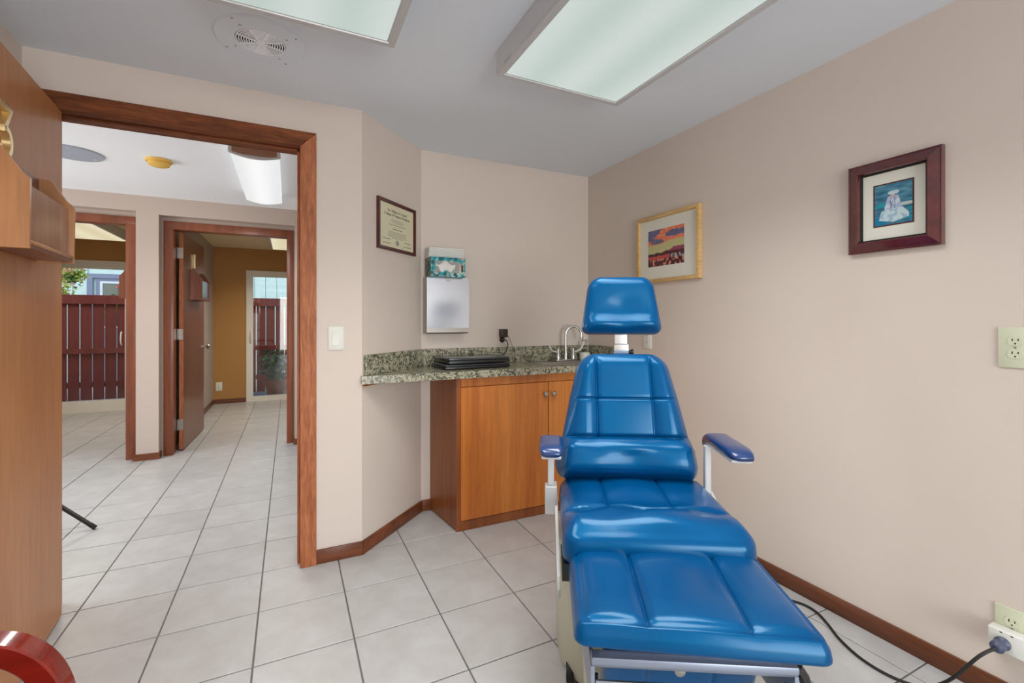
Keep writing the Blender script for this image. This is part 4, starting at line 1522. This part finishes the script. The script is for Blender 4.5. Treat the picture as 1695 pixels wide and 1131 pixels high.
# ------------------------------------------------------------------ tripod stand in the hall
t = thing('tripod_stand', 'black tripod stand in the hall, one splayed foot showing past the door', 'tripod', (-1.36, 3.40, 0))
hub = (0, 0, 0.36)
for a in (-4, 118, 240):
    e = (0.37 * cos(radians(a)), 0.37 * sin(radians(a)), 0.010)
    m = tuple(h_ + (e_ - h_) * 1.0 for h_, e_ in zip(hub, e))
    lg = G().tube([hub, m], 0, sect=[(-0.011, -0.008), (0.011, -0.008), (0.011, 0.008), (-0.011, 0.008)]).bevel(0.002, 1).build('leg', M_BLACK, t)
    d_ = Vector(m) - Vector(hub)
    d_.normalize()
    G().tube([Vector(m) - d_ * 0.03, Vector(m) + d_ * 0.004], 0.0125, 10).build('foot_cap', M_RUBBER, lg)
G().lathe([(0.022, 0.33), (0.022, 0.40)], n=14).build('hub', M_BLACK, t)
G().lathe([(0.012, 0.40), (0.012, 1.25)], n=12).build('pole', M_BLACK, t)

# ------------------------------------------------------------------ outside: deck, fence, neighbouring house, plants
S('ground', M_GROUND, (-9, 7.86, -0.16, 6, 16, -0.06))
deck = S('floor_deck', M_DECK, (-5, 7.86, -0.0605, 3, 9.06, -0.03))
fence = thing('wooden_fence', 'dark red stained board fence outside the glass doors', 'fence', (0, 9.0, 0))
x = -4.05
rnd = random.Random(3)
bmesh_cache = {}
me_board = None
while x < 1.6:
    if me_board is None:
        g = G().box(-0.0665, -0.009, 0.0, 0.0665, 0.009, 1.54)
        bo = g.bevel(0.002, 1).build('board', M_FENCE, fence)
        me_board = bo.data
    else:
        bo = link('board', me_board, fence)
    bo.location = (x, 0.02 + rnd.uniform(-0.002, 0.002), -0.03)
    x += 0.1445
for z0, z1, yy in ((1.44, 1.575, -0.012), (0.69, 0.77, -0.02), (0.18, 0.26, 0.052)):
    G().box(-4.15, yy - 0.018, z0, 1.7, yy + 0.018, z1).bevel(0.002, 1).build('rail', M_FENCE, fence)
for px in (-4.1, -1.2, 1.65):
    G().box(px - 0.045, 0.035, -0.06, px + 0.045, 0.125, 1.56).bevel(0.002, 1).build('post', M_FENCE, fence)

house = thing('neighbour_house', 'pale blue green board-sided house beyond the fence', 'house', (0, 12.0, -0.06))
G().box(-7.0, 0.03, 0, 5.0, 3.5, 4.2).build('wall', M_SIDING, house)
me_sd = None
x = -6.9
while x < 5:
    if not (-3.62 < x < -2.3):
        if me_sd is None:
            sdb = G().box(-0.108, 0.0, 0.0, 0.108, 0.029, 4.2).bevel(0.003, 1).build('siding_board', M_SIDING, house)
            me_sd = sdb.data
        else:
            sdb = link('siding_board', me_sd, house)
        sdb.location.x = x
    x += 0.225
G().box(-3.60, 0.005, 2.06 + 0.13, -2.31, 0.029, 4.2).build('siding_board', M_SIDING, house)
dr = G().frame(1.36, 2.28, [(0, 0.0), (0, 0.05), (0.09, 0.05), (0.09, 0.0)], 0, 0).xf(Matrix.Translation((-2.965, 0.028, 1.06)) @ Matrix.Rotation(pi / 2, 4, 'X')).build('door_casing', M_BLUEG, house)
dl = G().box(-3.51, 0.0, 0.0, -2.40, 0.028, 2.11).build('entry_door', M_BLUEG, house)
wf = G().frame(0.98, 0.95, [(0, 0.0), (0, 0.02), (0.04, 0.02), (0.04, 0.0)]).xf(Matrix.Translation((-2.95, -0.001, 1.575)) @ Matrix.Rotation(pi / 2, 4, 'X')).build('door_light', M_WHITE, dl)
G().box(-3.40, -0.012, 1.14, -2.50, -0.004, 2.01).build('pane', plain('dark_glass', (50, 62, 66), 0.08, var=0.1, coat=0.5), dl)


def foliage(t, c, r, nl, mat, size, name, seed, zs=1.0):
    rd = random.Random(seed)
    g = G()
    for k in range(nl):
        d = Vector((rd.gauss(0, 1), rd.gauss(0, 1), rd.gauss(0, 1) * zs)).normalized() * r * rd.uniform(0.35, 1.0)
        p = Vector(c) + d
        ax = Vector((rd.uniform(-1, 1), rd.uniform(-1, 1), rd.uniform(-0.4, 0.6))).normalized()
        sd_ = ax.cross(Vector((rd.uniform(-1, 1), rd.uniform(-1, 1), rd.uniform(-1, 1)))).normalized()
        up = ax.cross(sd_) * size * 0.15
        l, w = size * rd.uniform(0.7, 1.2), size * 0.35
        v = [g.b.verts.new(q) for q in (p, p + ax * l * 0.5 + sd_ * w + up, p + ax * l, p + ax * l * 0.5 - sd_ * w + up)]
        g.face(v)
    return g.build(name, mat, t, 'stuff', smooth=False)


hb = thing('hanging_basket', 'hanging basket of yellow green leaves and pink flowers above the fence', 'hanging plant', (-3.337, 10.3, 1.83))
G().lathe([(0.05, 0.0), (0.10, 0.05), (0.12, 0.10), (0.115, 0.105)], n=18).build('basket', M_DLEAF, hb)
for k in range(3):
    a = 2.1 * k
    G().tube([(0.11 * cos(a), 0.11 * sin(a), 0.1), (0, 0, 0.75)], 0.003, 5).build('hanger', M_BLACK, hb)
foliage(hb, (0, 0, 0.14), 0.21, 260, M_LEAFY, 0.07, 'leaves', 1, 0.6)
foliage(hb, (0, 0, 0.12), 0.2, 120, M_LEAF, 0.07, 'leaves', 2, 0.7)
foliage(hb, (0, -0.05, 0.16), 0.22, 36, M_PETAL, 0.06, 'flowers', 3, 0.5)
G().tube([(0, 0, 0.75), (0.06, 0.03, 0.78), (0.10, 0.05, 0.76)], 0.004, 6).build('hook', M_BLACK, hb)
G().tube([(0.1, 0.05, 0.76), (0.0, 0.05, 0.95), (-0.22, 0.05, 0.84), (-0.25, 0.05, -1.89)], 0.012, 8).build('stand_pole', M_BLACK, hb)
sh = thing('flowering_shrub', 'yellow green flowering shrub at the left edge of the glass door', 'shrub', (-3.37, 9.75, -0.06))
G().tube([(0, 0, 0), (0.02, 0.02, 0.8), (0, 0, 1.5)], 0.018, 7).build('stem', M_DIRT, sh)
foliage(sh, (0.02, 0, 1.68), 0.25, 320, M_LEAFY, 0.08, 'leaves', 5, 1.2)
foliage(sh, (0.02, 0, 1.70), 0.26, 40, M_PETAL, 0.06, 'flowers', 6, 1.2)
fp = thing('flowering_plant', 'red flowered leafy plant before the neighbour\'s door pane', 'plant', (-2.93, 11.2, -0.06))
G().tube([(0, 0, 0), (0.0, 0.0, 0.9), (0.02, 0, 1.5)], 0.02, 7).build('stem', M_DIRT, fp)
foliage(fp, (0, 0, 1.58), 0.22, 220, M_LEAF, 0.08, 'leaves', 8, 0.7)
foliage(fp, (0.06, -0.05, 1.86), 0.09, 20, M_RPETAL, 0.06, 'flowers', 9, 1.3)

pp = thing('potted_plant', 'leafy plant in a terracotta pot outside the right glass door', 'potted plant', (-0.19, 8.12, -0.03))
G().lathe([(0.115, 0.0005), (0.15, 0.24), (0.168, 0.245), (0.172, 0.30), (0.155, 0.30), (0.15, 0.27)], n=28).build('pot', M_TERRA, pp)
G().lathe([(0.15, 0.262), (0.15, 0.27), (0.002, 0.275)], n=24).build('soil', M_DIRT, pp)
rd = random.Random(11)
for k in range(9):
    a = rd.uniform(0, 2 * pi)
    r = rd.uniform(0.05, 0.22)
    G().tube([(0.03 * cos(a), 0.03 * sin(a), 0.27), (r * 0.5 * cos(a), r * 0.5 * sin(a), 0.45), (r * cos(a), r * sin(a), 0.58 + rd.uniform(0, 0.12))], 0.005, 6).build('stalk', M_DLEAF, pp)
foliage(pp, (0, 0, 0.52), 0.24, 170, M_DLEAF, 0.11, 'leaves', 12, 0.75)
foliage(pp, (0, -0.03, 0.56), 0.22, 60, M_LEAF, 0.10, 'leaves', 13, 0.7)
